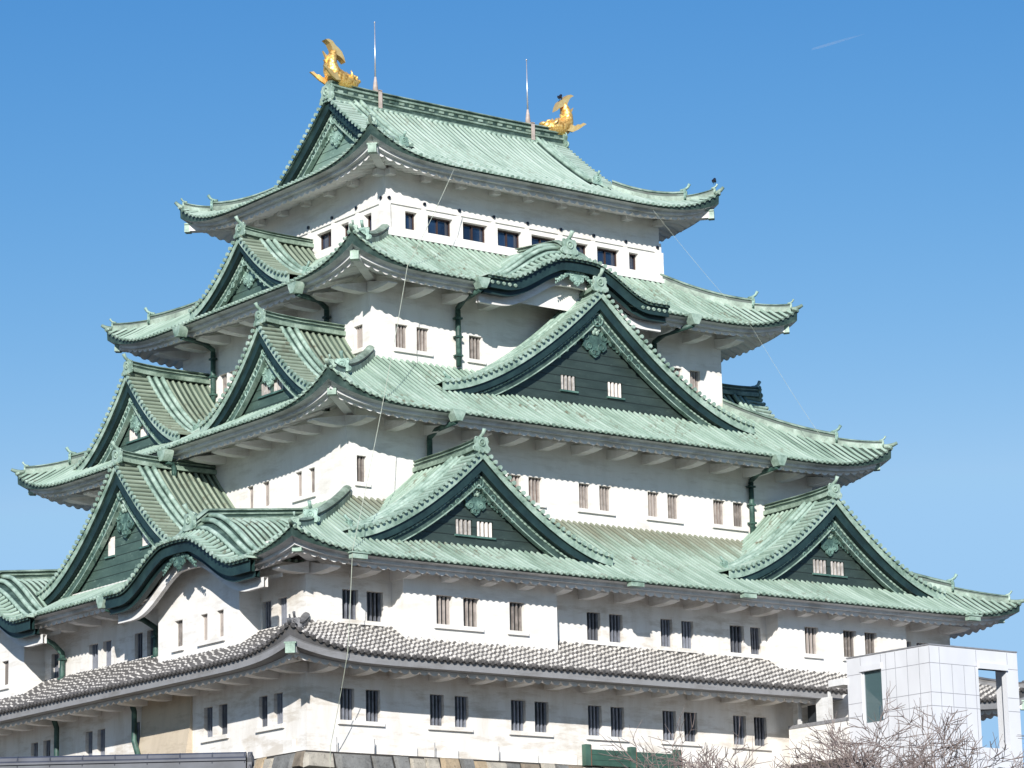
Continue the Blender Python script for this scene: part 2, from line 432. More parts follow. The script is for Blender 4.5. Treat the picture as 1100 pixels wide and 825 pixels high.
# --- walls with real window openings
def wall_storey(rect, z0, z1, holes, mat, parent, reveal=.34):
    """rect: x0,x1,y0,y1; holes: side -> list of (a0,a1,z0,z1)"""
    x0, x1, y0, y1 = rect
    S = {'front': (x0, x1, -y0), 'right': (y0, y1, x1), 'back': (-x1, -x0, y1), 'left': (-y1, -y0, -x0)}
    mb = MB()
    for sd, (a0, a1, b) in S.items(): wall_face(mb, sd, a0, a1, b, z0, z1, holes.get(sd, []), reveal)
    return mb.build('storey_wall', mat, parent)
def wall_face(mb, sd, a0, a1, b, z0, z1, hs, reveal=.34):
    A, B = SIDE[sd]
    ca = sorted({a0, a1, *[h[0] for h in hs], *[h[1] for h in hs]}); cz = sorted({z0, z1, *[h[2] for h in hs], *[h[3] for h in hs]})
    ca = [c for c in ca if a0 - 1e-6 <= c <= a1 + 1e-6]; cz = [c for c in cz if z0 - 1e-6 <= c <= z1 + 1e-6]
    for i in range(len(ca)-1):
        for j in range(len(cz)-1):
            ma, mz = (ca[i]+ca[i+1])/2, (cz[j]+cz[j+1])/2
            if any(h[0] < ma < h[1] and h[2] < mz < h[3] for h in hs): continue
            mb.poly([PT(sd, ca[i], b, cz[j]), PT(sd, ca[i+1], b, cz[j]), PT(sd, ca[i+1], b, cz[j+1]), PT(sd, ca[i], b, cz[j+1])])
    for h in hs:
        h0, h1, q0, q1 = h[:4]; c = b - reveal
        for (p, q) in (((h0, q0), (h1, q0)), ((h1, q0), (h1, q1)), ((h1, q1), (h0, q1)), ((h0, q1), (h0, q0))):
            mb.poly([PT(sd, p[0], b, p[1]), PT(sd, q[0], b, q[1]), PT(sd, q[0], c, q[1]), PT(sd, p[0], c, p[1])])
def window(sd, h, b, parent, kind, reveal=.34):
    """barred window set in its opening: pane behind, upright bars in front"""
    a0, a1, z0, z1 = h[:4]; A, B = SIDE[sd]; mb = MB(); c = b - reveal
    ax = (A, B, UP); w = a1 - a0; hh = z1 - z0; mid = (a0+a1)/2; zm = (z0+z1)/2
    mb.box(PT(sd, mid, c - .02, zm), (w + .04, .05, hh + .04), ax, 0)
    if kind == 'glass':
        for aa in (a0 + .03, a1 - .03): mb.box(PT(sd, aa, c + .05, zm), (.06, .08, hh), ax, 1)
        for zz in (z0 + .03, z1 - .03): mb.box(PT(sd, mid, c + .05, zz), (w - .13, .08, .06), ax, 1)
        n = 2 if w > 1 else 1
        for i in range(1, n): mb.box(PT(sd, a0 + w*i/n, c + .05, zm), (.06, .07, hh - .13), ax, 1)
        return mb.build('window', ['window_glass', 'frame_brown'], parent)
    n = 4 if w > .6 else 3
    bw = .078 if kind != 'white' else .10
    for i in range(n):
        aa = a0 + w*(i + .5)/n
        mb.box(PT(sd, aa, c + .14, zm), (bw, .10, hh), ax, 1)
    mats = {'dark': ['window_dark', 'bar_grey'], 'brown': ['window_dark', 'bar_brown'], 'red': ['window_shutter', 'bar_brown'], 'white': ['window_dark', 'bar_white']}[kind]
    return mb.build('window', mats, parent)
def sill(sd, a0, a1, z, b, parent, mat='plaster_white'):
    A, B = SIDE[sd]; mb = MB()
    mb.box(PT(sd, (a0+a1)/2, b + .055, z - .09), (a1 - a0 + .3, .13, .18), (A, B, UP), 0)
    mb.build('window_sill', mat, parent)

# storey outlines
F1 = (-18.87, 18.87, -15.1, 15.1)
F3 = (-14.05, 13.83, -11.13, 11.45)
F4 = (-10.71, 10.71, -8.23, 8.23)
F5 = (-8.48, 8.48, -6.36, 6.36)

def pairs(lst, z0, z1): return [(a, b_, z0, z1) for a, b_ in lst]
def fit_storey(rect, z0, z1, spec, mat):
    """spec: side -> list of (list of (a0,a1), z0, z1, kind, b or None, with sill)"""
    holes = {sd: [(a0, a1, q0, q1) for (ws, q0, q1, kd) in sp for (a0, a1) in ws] for sd, sp in spec.items()}
    w = wall_storey(rect, z0, z1, holes, mat, keep)
    x0, x1, y0, y1 = rect; bb = {'front': -y0, 'left': -x0, 'right': x1, 'back': y1}
    for sd, sp in spec.items():
        for ws, q0, q1, kd in sp:
            for (a0, a1) in ws: window(sd, (a0, a1, q0, q1), bb[sd], w, kd)
            if kd != 'glass': sill(sd, ws[0][0], ws[-1][1], q0 - .01, bb[sd], w, mat)
    return w
# first storey
W1F = [[(-17.2, -16.48), (-15.9, -15.16)], [(-12.59, -11.85), (-11.28, -10.54)], [(-8.26, -7.45), (-6.96, -6.18)],
       [(-3.98, -3.2), (-2.69, -1.9)], [(.32, 1.12), (1.58, 2.38)], [(4.55, 5.33), (5.82, 6.6)]]
W1L = [[(11.45, 12.12), (12.6, 13.3)], [(7.05, 7.75), (8.25, 8.95)]]     # a = -y on the left side
W1Lf = [[(-2.2, -1.5), (-3.3, -2.65)][::-1], [(-7.3, -6.6), (-8.5, -7.8)][::-1], [(1.0, 1.6)]]
s1 = fit_storey(F1, -.05, 4.7, {'front': [(w, 1.36, 2.70, 'dark') for w in W1F], 'left': [(w, 1.30, 2.62, 'dark') for w in W1L + W1Lf]}, 'plaster_stained')
# second storey (recessed parts) and its projecting bays
W2F = [[(-17.05, -16.22), (-15.8, -14.95)], [(-3.9, -3.12), (-2.62, -1.84)], [(.38, 1.08), (1.62, 2.34)], [(4.55, 5.42), (5.81, 6.45)], [(15.7, 16.2), (16.57, 17.4)]]
W2L = [[(11.75, 12.45), (12.95, 13.65)], [(-1.75, -1.0), (-3.05, -2.2)][::-1], [(1.1, 1.8), (2.2, 2.95)], [(-6.6, -5.9)]]
s2 = fit_storey(F1, 4.72, 9.2, {'front': [(w, 5.60, 6.88, 'dark') for w in W2F], 'left': [(w, 5.42, 6.62, 'dark') for w in W2L]}, 'plaster_stained')
def bay(sd, a0, a1, b0, b1, z0, z1, ws, q0, q1, kd):
    mb = MB(); hs = [(p, q, q0, q1) for grp in ws for p, q in grp]
    wall_face(mb, sd, a0, a1, b1, z0, z1, hs)
    for a in (a0, a1): mb.poly([PT(sd, a, b0 - .05, z0), PT(sd, a, b1, z0), PT(sd, a, b1, z1), PT(sd, a, b0 - .05, z1)])
    mb.poly([PT(sd, a0, b0, z1), PT(sd, a1, b0, z1), PT(sd, a1, b1, z1), PT(sd, a0, b1, z1)])
    mb.poly([PT(sd, a0, b0, z0), PT(sd, a1, b0, z0), PT(sd, a1, b1, z0), PT(sd, a0, b1, z0)])
    o = mb.build('projecting_bay', 'plaster_white', keep)
    for grp in ws:
        for p, q in grp: window(sd, (p, q, q0, q1), b1, o, kd)
        sill(sd, grp[0][0], grp[-1][1], q0 - .01, b1, o)
bay('front', -14.5, -6.25, 15.1, 15.95, 4.3, 8.3, [[(-12.79, -11.95), (-11.36, -10.5)], [(-8.87, -8.05)]], 5.58, 6.84, 'brown')
bay('front', 6.80, 15.05, 15.1, 15.95, 4.3, 8.3, [[(8.45, 9.33)], [(10.91, 11.75), (12.3, 13.1)]], 5.70, 6.98, 'brown')
bay('left', 4.95, 11.6, 18.87, 19.93, 4.1, 9.1, [[(6.35, 7.0)], [(8.5, 9.05), (9.8, 10.35)]], 5.26, 6.43, 'red')
bay('left', -14.4, -7.3, 18.87, 19.93, 4.1, 9.1, [[(-9.5, -8.85)], [(-13.0, -12.4), (-11.8, -11.2)]], 5.38, 6.55, 'brown')
# third storey
W3F = [([(-13.5, -12.98)], 'red'), ([(-5.14, -4.35), (-3.93, -3.15)], 'red'), ([(-.97, -.3), (.25, .96)], 'brown'), ([(3.2, 3.9), (4.42, 5.13)], 'brown'), ([(7.3, 8.05), (8.57, 9.25)], 'red')]
W3L = [([(7.05, 7.55), (8.1, 8.6)], 'red'), ([(3.0, 3.5), (4.3, 4.85)], 'brown')]
s3 = fit_storey(F3, 10.9, 16.9, {'front': [(w, 12.48, 13.68, k) for w, k in W3F], 'left': [(w, 12.35, 13.52, k) for w, k in W3L]}, 'plaster_white')
W4F = [([(-9.26, -8.57), (-8.06, -7.35)], 'red'), ([(-5.03, -4.27)], 'brown'), ([(7.46, 8.1), (8.62, 9.28)], 'red')]
W4L = [([(6.95, 7.65)], 'red'), ([(-4.75, -4.1), (-3.85, -3.2)], 'red')]
s4 = fit_storey(F4, 18.3, 23.9, {'front': [(w, 19.70, 20.84, k) for w, k in W4F], 'left': [(w, 19.62, 20.75, k) for w, k in W4L]}, 'plaster_white')
W5F = [(-7.28, -6.6), (-5.96, -4.48), (-3.88, -2.4), (-1.78, -.31), (.3, 1.8), (2.38, 3.85), (4.42, 5.85), (6.48, 7.08)]
W5L = [(4.64, 5.27), (2.70, 3.34), (.60, 1.94), (-1.4, -.05), (-3.4, -2.7), (-5.3, -4.65)]
s5 = fit_storey(F5, 25.3, 29.5, {'front': [([w], 26.14, 27.02, 'glass') for w in W5F], 'left': [([w], 26.14, 27.02, 'glass') for w in W5L]}, 'plaster_white')
# mouldings of the top storey: ledge, rail, beam band with round nail covers, pilasters
def band(sd_list, rect, z0, z1, out, name, mat, parent):
    x0, x1, y0, y1 = rect; mb = MB()
    mb.bb(x0-out, x1+out, y0-out, y0-.002, z0, z1); mb.bb(x0-out, x1+out, y1+.002, y1+out, z0, z1)
    mb.bb(x0-out, x0-.002, y0, y1, z0, z1); mb.bb(x1+.002, x1+out, y0, y1, z0, z1)
    return mb.build(name, mat, parent)
band(0, F5, 25.62, 25.84, .30, 'ledge', 'plaster_white', s5)
band(0, F5, 25.86, 26.02, .20, 'window_rail', 'plaster_white', s5)
band(0, F5, 25.30, 25.60, .14, 'ledge_base', 'plaster_white', s5)
band(0, F5, 27.26, 27.74, .07, 'beam_band', 'plaster_white', s5)
for sd, n, sp in (('front', 9, 2.07), ('left', 7, 2.07)):
    b5 = 6.36 if sd == 'front' else 8.48
    A, B = SIDE[sd]
    for i in range(n):
        a = (i - (n-1)/2)*sp
        mb = MB(); p0 = PT(sd, a, b5 + .07, 27.5)
        mb.tube([p0, p0 + B*.07], .085, 10, 0, sm=False); mb.build('nail_cover', 'window_dark', s5)
        mb = MB(); mb.box(PT(sd, a, b5 + .03, 26.64), (.26, .065, 1.22), (A, B, UP), 0); mb.build('pilaster', 'plaster_white', s5)
for sx in (-1, 1):
    for sy in (-1, 1):
        mb = MB(); mb.bb(sx*8.42 - .2, sx*8.42 + .2, sy*6.30 - .2, sy*6.30 + .2, 26.03, 27.25); mb.build('corner_pilaster', 'plaster_white', s5)
# base details of the first storey: little plaster footings, the beige stone-drop bay on the left
for a in np.arange(-15.9, -2.5, 2.15):
    mb = MB(); mb.bb(a - .35, a + .35, -15.26, -15.103, -.04, .42); mb.build('wall_footing', 'plaster_white', s1)
for a in (9.9, 13.9):
    mb = MB(); mb.box(PT('left', a, 18.95, .25), (.7, .16, .6), (*SIDE['left'], UP), 0); mb.build('wall_footing', 'plaster_white', s1)
mb = MB()
for (a0, a1) in ((1.9, 6.1),):
    b0, b1 = 18.88, 19.35
    mb.prism([PT('left', a0, b0 - .2, 4.1), PT('left', a0, b0 + .03, 4.1), PT('left', a0, b0 + .12, 2.0), PT('left', a0, b1, -.02), PT('left', a0, b0 - .2, -.02)], SIDE['left'][0]*(a1 - a0), 0)
mb.build('stone_drop_bay', 'plaster_beige', s1)

# --- skirt roofs
def skirt_roof(name, inner, outer, zin, ze, tip, p=1.15, cuts=(), grey=False, sides=('front', 'left', 'right', 'back'), wall=None,
               prof=None, mat="copper_tile", lw=7.2, brackets=True, pitch=.335, walls_b=None, fascia='fascia_grey', rise=.30, pan="copper_pan"):
    ix0, ix1, iy0, iy1 = inner; ox0, ox1, oy0, oy1 = outer
    S = {'front': (ix0, ix1, -iy0, ox0, ox1, -oy0), 'right': (iy0, iy1, ix1, oy0, oy1, ox1), 'back': (-ix1, -ix0, iy1, -ox1, -ox0, oy1), 'left': (-iy1, -iy0, -ix0, -oy1, -oy0, -ox0)}
    prof = prof or (lambda t: t**p)
    def lift(w): return (tip - ze)*np.clip(1 - np.asarray(w)/lw, 0, 1)**4
    def H(sd, a, b):
        ai0, ai1, bi, ae0, ae1, be = S[sd]
        t = (be - b)/(be - bi); hl = ae0 + t*(ai0 - ae0); hr = ae1 + t*(ai1 - ae1)
        w = np.minimum(a - hl, hr - a)
        return ze + (zin - ze)*prof(np.clip(t, 0, 1)) + lift(w)*np.clip(1 - t, 0, 1)**2
    rb = MB(); fb = MB(); sb = MB()
    for sd in sides:
        A, B = SIDE[sd]; ai0, ai1, bi, ae0, ae1, be = S[sd]; depth = be - bi
        vis = sd in ('front', 'left')
        cs = [c for c in cuts if c[0] == sd]
        # roof skin
        ts = np.linspace(0, 1, 11)
        sN = max(24, int((ae1 - ae0)/.8)); ss = (1 - np.cos(np.linspace(0, np.pi, sN)))/2
        P = np.zeros((len(ts), sN, 3)); uv = np.zeros((len(ts), sN, 2)); mask = np.ones((len(ts)-1, sN-1), bool)
        for i, t in enumerate(ts):
            b = be - t*depth; aa = (ae0 + t*(ai0-ae0)) + ss*((ae1 + t*(ai1-ae1)) - (ae0 + t*(ai0-ae0)))
            z = H(sd, aa, b)
            P[i] = A[None]*aa[:, None] + B[None]*b + UP[None]*z[:, None]; uv[i, :, 0] = aa; uv[i, :, 1] = t*depth*1.15
            if i < len(ts)-1:
                for (_, c0, c1, tc) in cs: mask[i] &= ~((aa[:-1] > c0 - .3) & (aa[1:] < c1 + .3) & (t < tc))
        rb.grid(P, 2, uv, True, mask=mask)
        # rows of cover tiles
        n = int((ae1 - ae0)/pitch); aa = ae0 + (np.arange(n) + .5)*(ae1 - ae0)/n
        for q, a in enumerate(aa):
            tm = 1.0
            if a < ai0: tm = (a - ae0)/(ai0 - ae0)
            elif a > ai1: tm = (ae1 - a)/(ae1 - ai1)
            t0 = 0.0
            for (_, c0, c1, tc) in cs:
                if c0 < a < c1: t0 = tc
            if tm - t0 < .02: continue
            if grey:
                L = (tm - t0)*depth; ns = max(1, int(round(L/.34))); tt = []; ml = []; off = (q % 2)*.5 if sd != 'left' else random.random()
                k = 0
                edges = [t0]
                wl = .15 if sd != 'left' else .075
                x = t0 + (.10 + off*.28 + random.uniform(-.03, .03))/depth
                while x < tm - .03/depth:
                    edges += [x, min(tm, x + wl*random.uniform(.8, 1.15)/depth)]; x += .28/depth
                if edges[-1] < tm - 1e-4: edges.append(tm)
                edges = np.array(edges); ml = [0 if i % 2 == 0 else 1 for i in range(len(edges)-1)]
                bb_ = be - edges*depth; z = H(sd, np.full(len(bb_), a), bb_) + .03
                pts = A[None]*a + B[None]*bb_[:, None] + UP[None]*z[:, None]
                rr = .088
                if len(pts) < 2: continue
                halfroll(rb, pts, A, rr, 0, 4, a, True, 0, ml)
            else:
                tt = np.linspace(t0, tm, max(3, int(2 + 8*(tm - t0)))); bb_ = be - tt*depth
                z = H(sd, np.full(len(bb_), a), bb_) + .045
                pts = A[None]*a + B[None]*bb_[:, None] + UP[None]*z[:, None]
                halfroll(rb, pts, A, .072, 0, 5, a, t0 == 0, 1)
        # eave edge strips: tile lip, fascia board, scalloped plaster rafters
        na = max(40, int((ae1 - ae0)/.0833)); ea = np.linspace(ae0 + .02, ae1 - .02, na)
        ez = H(sd, ea, np.full(na, be - .001))
        hc = lambda b_off, dz, arr=ea: A[None]*np.clip(arr, ae0 + b_off, ae1 - b_off)[:, None] + B[None]*(be - b_off) + UP[None]*(ez + dz)[:, None]
        em = np.ones(na - 1, bool)
        kl = .36*lift(np.minimum(np.clip(ea - ae0, 0, None), np.clip(ae1 - ea, 0, None)))   # corners: the boards rise less than the tiles, dark wedge between
        for (_, c0, c1, tc) in cs: em &= ~((ea[:-1] > c0) & (ea[1:] < c1))
        M = lambda n_: np.repeat(em[None], n_, 0)
        rb.grid(np.stack([hc(.05, .01), hc(.07, -.055), hc(.09, -.06 - kl)]), 3, None, False, mask=M(2))
        fo = .12 if grey else .45
        zf = -.38 if grey else -.24
        fb.grid(np.stack([hc(.09, -.06 - kl), hc(fo, -.11 - kl), hc(fo, zf - kl), hc(.72, zf - .01 - kl)]), 0, None, False, mask=M(3))
        wb = walls_b[sd]
        lobe = np.sqrt(np.abs(np.sin(np.pi*ea/.5)))*.21
        bs = np.linspace(be - .70, wb - .03, 6)
        rows = [hc(.70, zf - kl)]
        # the soffit follows the lifted corners, its outer lobes show as scallops
        for b in bs:
            d = be - .70 - b
            w = np.minimum(np.clip(ea - ae0, 0, None), np.clip(ae1 - ea, 0, None))
            aa2 = np.clip(ea, ae0 + (be - b), ae1 - (be - b))
            l2 = lift(np.clip(w - (be - b), 0, None))*max(0, 1 - (be - b)/(depth))**2
            z = ze + zf - .01 + rise*d + l2*.64 - lobe*(1 - .35*d/(be - wb))
            rows.append(A[None]*aa2[:, None] + B[None]*b + UP[None]*z[:, None])
        sb.grid(np.stack(rows), 0, None, False, mask=M(len(rows)-1))
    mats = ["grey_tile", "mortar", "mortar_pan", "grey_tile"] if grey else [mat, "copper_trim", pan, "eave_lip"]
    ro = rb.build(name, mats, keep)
    fb.build('eave_board', fascia, ro); sb.build('soffit', 'plaster_eave', ro)
    # hips
    corners = {(-1, -1): (ox0, oy0, ix0, iy0), (1, -1): (ox1, oy0, ix1, iy0), (-1, 1): (ox0, oy1, ix0, iy1), (1, 1): (ox1, oy1, ix1, iy1)}
    for (sx, sy), (cx, cy, jx, jy) in corners.items():
        def hp(t, dz):
            z = ze + (zin - ze)*prof(t) + (tip - ze)*(1 - t)**2
            return np.array([cx + t*(jx - cx), cy + t*(jy - cy), z + dz])
        dirh = np.array([cx - jx, cy - jy, 0]); dirh /= np.linalg.norm(dirh)
        mt = "copper_ridge" if not grey else "tile_ridge"
        hb = MB(); s = .75 if grey else 1.0
        up_ = lambda w, h: [(-w, -.12), (-w, h*.45), (-w*.72, h*.5), (-w*.72, h*.72), (-w*1.05, h*.78), (-w*.6, h*.98), (0, h*1.08), (w*.6, h*.98), (w*1.05, h*.78), (w*.72, h*.72), (w*.72, h*.5), (w, h*.45), (w, -.12)]
        hb.sweep(up_(.22*s, .50*s), [hp(t, 0) for t in np.linspace(.34, 1.0, 9)], mcol=(2, 9))
        hb.sweep(up_(.17*s, .30*s), [hp(t, .04*((.34 - t)/.34)**2) for t in np.linspace(.06, .36, 7)], mcol=(2, 9))
        hb.tube([hp(.10, .02), hp(.03, .05), hp(0, .10), hp(-.025, .17)], [.13*s, .12*s, .10*s, .08*s], 7)
        ho = hb.build('hip_ridge', [mt, 'eave_lip' if not grey else 'grey_tile'], ro)
        ridge_end_tile(ro, hp(.34, .10*s), dirh, .78*s, "ornament_pale" if not grey else "tile_ridge")
        ridge_end_tile(ro, hp(.065, .05*s), dirh, .50*s, "copper_trim" if not grey else "tile_ridge")
        # corner beam with its copper cap
        A2 = np.cross(UP, dirh); cb = MB(); cp = MB()
        q0 = hp(.115, -.62 - .22*(tip - ze)); q1 = q0 - dirh*3.4; q1[2] = ze - .42 + .30*2.0
        ax_t = (q0 - q1)/np.linalg.norm(q0 - q1); uz = np.cross(A2, ax_t); uz = uz if uz[2] > 0 else -uz
        Lb = np.linalg.norm(q0 - q1)
        cb.box((q0 + q1)/2, (Lb, .42, .44), (ax_t, A2, uz)); cb.build('corner_beam', 'plaster_eave', ro)
        cp.box(q0 + ax_t*.10 - uz*.08, (.30, .40, .38), (ax_t, A2, uz)); cp.box(q0 + ax_t*.04 + uz*.15, (.42, .50, .07), (ax_t, A2, uz)); cp.build('beam_cap', 'copper_trim', ro)
    # boat shaped bracket beams under the eave
    if brackets:
        for sd in ('front', 'left'):
            A, B = SIDE[sd]; ai0, ai1, bi, ae0, ae1, be = S[sd]; wb = walls_b[sd]
            wa0, wa1 = ae0 + (be - wb), ae1 - (be - wb); n = int(round((wa1 - wa0)/2.12)); 
            zt = ze - .40
            for i in range(n + 1):
                a = wa0 + .25 + (wa1 - wa0 - .5)*i/n
                if any(c[0] == sd and c[1] < a < c[2] for c in cuts): continue
                mb = MB(); L = (be - wb)*.60
                o2 = [PT(sd, a - .26, wb - .02, zt + .36), PT(sd, a - .26, wb + L, zt + .02), PT(sd, a - .26, wb + L, zt - .05), PT(sd, a - .26, wb + L*.75, zt - .12), PT(sd, a - .26, wb + L*.3, zt - .15), PT(sd, a - .26, wb - .02, zt - .13)]
                mb.prism(o2, A*.52, 0); mb.build('eave_bracket', 'plaster_eave', ro)
    return ro, H
def wb(r): return {'front': -r[2], 'left': -r[0], 'right': r[1], 'back': r[3]}
E1 = (-21.45, 21.45, -17.75, 17.75); E2 = (-21.3, 21.3, -17.72, 17.72); E3 = (-16.9, 16.8, -13.94, 14.1); E4 = (-13.59, 13.59, -11.02, 11.05); E5 = (-10.8, 10.8, -8.6, 8.6)
grow = lambda r, d: (r[0]-d, r[1]+d, r[2]-d, r[3]+d)
r1, H1 = skirt_roof('roof', F1, E1, 5.36, 3.76, 4.75, 1.05, (), True, walls_b=wb(F1), fascia='fascia_lead')
r2, H2 = skirt_roof('roof', F3, E2, 11.75, 7.92, 8.80, 1.12, mat='copper_tile_streaked', pan='copper_pan_streaked', cuts=[('left', 4.9, 13.1, .36), ('left', -13.9, -5.7, .36)], walls_b=wb(F1))
r3, H3 = skirt_roof('roof', F4, E3, 19.1, 15.48, 16.80, 1.15, (), walls_b=wb(F3))
r4, H4 = skirt_roof('roof', F5, E4, 25.70, 22.68, 24.03, 1.15, [('front', -4.2, 3.2, .36)], walls_b=wb(F4))
f5 = lambda b: 28.88 + 5.55*np.clip(1 - np.abs(b)/8.6, 0, 1)**1.38
IN5 = (-6.9, 6.9, -4.7, 4.7)
p5 = lambda t: (f5(8.6 - np.asarray(t)*3.9) - 28.88)/(f5(4.7) - 28.88)
r5, H5 = skirt_roof('roof', IN5, E5, float(f5(4.7)), 28.88, 30.30, 1, (), mat='copper_tile_sheen', pan='copper_pan_sheen', walls_b=wb(F5), prof=p5, brackets=False, rise=.24)
for sd, n in (('front', 9), ('left', 7)):
    A, B = SIDE[sd]; b5 = 6.36 if sd == 'front' else 8.48
    for i in range(n):
        a = (i - (n-1)/2)*2.07; mb = MB()
        mb.box(PT(sd, a, b5 + .22, 28.72), (.40, .50, .30), (A, B, UP)); mb.build('eave_bracket', 'plaster_eave', r5)

# --- gables
def gable(name, sd, ac, bp, back, W, hfun, board=(.08, .46, .86, .91), wallb=.75, wall_mat="gable_panel_dark", zbase=None, drop=.0, windows=(),
          ridge_h=.55, orn=1.0, orn_mat="ornament_green", flower="copper_trim", tile="copper_tile", kara=False, ridge=True, endtile=1.0, pitch=.335, desc=2, board2_mat="gable_band", horn_ridge=True, hood=0.0, thick=.30):
    A, B = SIDE[sd]
    if kara: thick = 0.0
    if thick:
        h0_ = hfun; hfun = lambda d: h0_(d) + thick*(1 - .4*min(1, d/W)); board = tuple(x + thick*.74 for x in board)
    D = np.linspace(-W, W, 49)
    def zb(b): return -drop*np.clip((bp - b)/(bp - back), 0, 1)
    def hoodz(d, b):                                                        # the cusped roof climbs behind its curved front edge
        if not hood: return 0.0
        q = min(1.0, max(0.0, (bp - .25 - b)/1.5)); q = q*q*(3 - 2*q)
        return (hood*q + .10*max(0, bp - 1.75 - b))*max(0.0, 1 - (abs(d)/(W*.97))**1.25)
    def C(d, b, dz=0): return PT(sd, ac + d, b, hfun(abs(d)) + zb(b) + hoodz(d, b) + dz)
    # gable wall = the part itself
    mb = MB()
    off = np.array([hfun(abs(d)) for d in D]); slope = np.gradient(off, D)
    nx = slope/np.sqrt(1 + slope**2); nz = -1/np.sqrt(1 + slope**2)          # inward (downward) normal
    def offset_half(o):
        """offset curve on the right half, clipped at the centre line: list of (d,z) from the centre outwards"""
        out = []
        dd = np.linspace(0, W, 41); zz = np.array([hfun(x) for x in dd]); sl = np.gradient(zz, dd)
        if kara: sl[0] = 0
        px = dd + o*sl/np.sqrt(1 + sl**2); pz = zz - o/np.sqrt(1 + sl**2)
        k = np.argmax(px >= 0)
        if px[0] < -1e-6:
            f = -px[k-1]/(px[k] - px[k-1]); out = [(0.0, pz[k-1] + f*(pz[k] - pz[k-1]))]
            px, pz = px[k:], pz[k:]
        else: px[0] = 0
        out += list(zip(px, pz)); return out
    def strip(o0, o1, bf, bk, mbx, m, zmin=None):
        h0, h1 = offset_half(o0), offset_half(o1)
        n = 40
        def rs(h):
            h = np.array(h); L = np.concatenate([[0], np.cumsum(np.hypot(*np.diff(h, axis=0).T))]); L /= L[-1]; q = np.linspace(0, 1, n)
            return np.stack([np.interp(q, L, h[:, 0]), np.interp(q, L, h[:, 1])], 1)
        a, c = rs(h0), rs(h1)
        for sg in (-1, 1):
            rows = [[PT(sd, ac + sg*p[0], bf, p[1]) for p in a], [PT(sd, ac + sg*p[0], bf, p[1]) for p in c], [PT(sd, ac + sg*p[0], bk, p[1]) for p in c], [PT(sd, ac + sg*p[0], bk, p[1]) for p in a], [PT(sd, ac + sg*p[0], bf, p[1]) for p in a]]
            mbx.grid(np.array(rows), m)
    hw = offset_half(board[2] - .1 if not kara else board[1] - .1)
    wbb = bp - wallb
    zb0 = zbase if zbase is not None else hfun(W) - .6
    ring = [(d, z) for d, z in hw if z > zb0]
    # panel with window openings
    mb_w = MB()
    xs = np.array([p[0] for p in ring]); zs = np.array([p[1] for p in ring])
    cols = sorted({0.0, *xs.tolist(), *[abs(w[0]) for w in windows], *[abs(w[1]) for w in windows]})
    for sg in (-1, 1):
        for i in range(len(cols)-1):
            d0, d1 = cols[i], cols[i+1]
            t0, t1 = np.interp(d0, xs, zs), np.interp(d1, xs, zs); m_ = sg*(d0+d1)/2
            cuts_ = [w for w in windows if w[0] < m_ < w[1]]
            segs = [(zb0, None)]
            if cuts_:
                w = cuts_[0]
                for (lo, hi) in ((zb0, w[2]), (w[3], None)):
                    mb.poly([PT(sd, ac + sg*d0, wbb, lo), PT(sd, ac + sg*d1, wbb, lo), PT(sd, ac + sg*d1, wbb, t1 if hi is None else hi), PT(sd, ac + sg*d0, wbb, t0 if hi is None else hi)])
            else:
                mb.poly([PT(sd, ac + sg*d0, wbb, zb0), PT(sd, ac + sg*d1, wbb, zb0), PT(sd, ac + sg*d1, wbb, t1), PT(sd, ac + sg*d0, wbb, t0)])
    for w in windows:
        for (p, q) in (((w[0], w[2]), (w[1], w[2])), ((w[1], w[2]), (w[1], w[3])), ((w[1], w[3]), (w[0], w[3])), ((w[0], w[3]), (w[0], w[2]))):
            mb.poly([PT(sd, ac + p[0], wbb, p[1]), PT(sd, ac + q[0], wbb, q[1]), PT(sd, ac + q[0], wbb - .22, q[1]), PT(sd, ac + p[0], wbb - .22, p[1])])
    gob = mb.build(name, wall_mat, keep)
    for w in windows:
        window(sd, (ac + w[0], ac + w[1], w[2], w[3]), wbb, gob, 'white', .22)
        m2 = MB(); m2.box(PT(sd, ac + (w[0]+w[1])/2, wbb + .05, w[2] - .05), (w[1]-w[0]+.16, .10, .08), (A, B, UP)); m2.build('window_sill', 'copper_mid', gob)
    # barge boards
    b1 = MB(); strip(board[0], board[1], bp - .14, bp - .36, b1, 0); b1.build('bargeboard', 'copper_board', gob)
    b2 = MB(); strip(board[1] - .04, board[2], bp - .40, bp - .60, b2, 0); b2.build('inner_bargeboard', board2_mat, gob)
    b3 = MB(); strip(board[2], board[3], bp - .36, bp - .62, b3, 0); b3.build('moulding', 'copper_trim' if not kara else 'copper_board', gob)
    if kara:
        b4 = MB(); strip(board[3] - .05, board[3] + .36, bp - .80, bp - 1.0, b4, 0); b4.build('plaster_cove', 'plaster_eave', gob)
    # roof skin, soffit of the verge
    rb = MB(); nb = 10; bs = np.linspace(bp, back, nb)
    nb = 16 if kara else 10; bs = np.linspace(bp, back, nb); P = np.array([[C(d, b) for d in D] for b in bs])
    arc = np.concatenate([[0], np.cumsum(np.hypot(np.diff(D), np.diff(off)))]); arc = np.abs(arc - arc[len(D)//2])
    uv = np.array([[(b, s_) for s_ in arc] for b in bs]); rb.grid(P, 2, uv, True)
    rb.grid(np.array([[C(d, bp - .03, -.01) for d in D], [C(d, bp - .03, -.13 - thick*.85) for d in D], [C(d, bp - .6, -.13 - thick*.85) for d in D]]), [1 if thick else 3, 3])
    # verge: a row of short cover tiles pointing outwards
    L = arc[-1]; n = int(L/.32)
    dpos = np.interp((np.arange(n) + .5)*L/n, arc[len(D)//2:], D[len(D)//2:])
    vw = 1.05 if not kara else .85
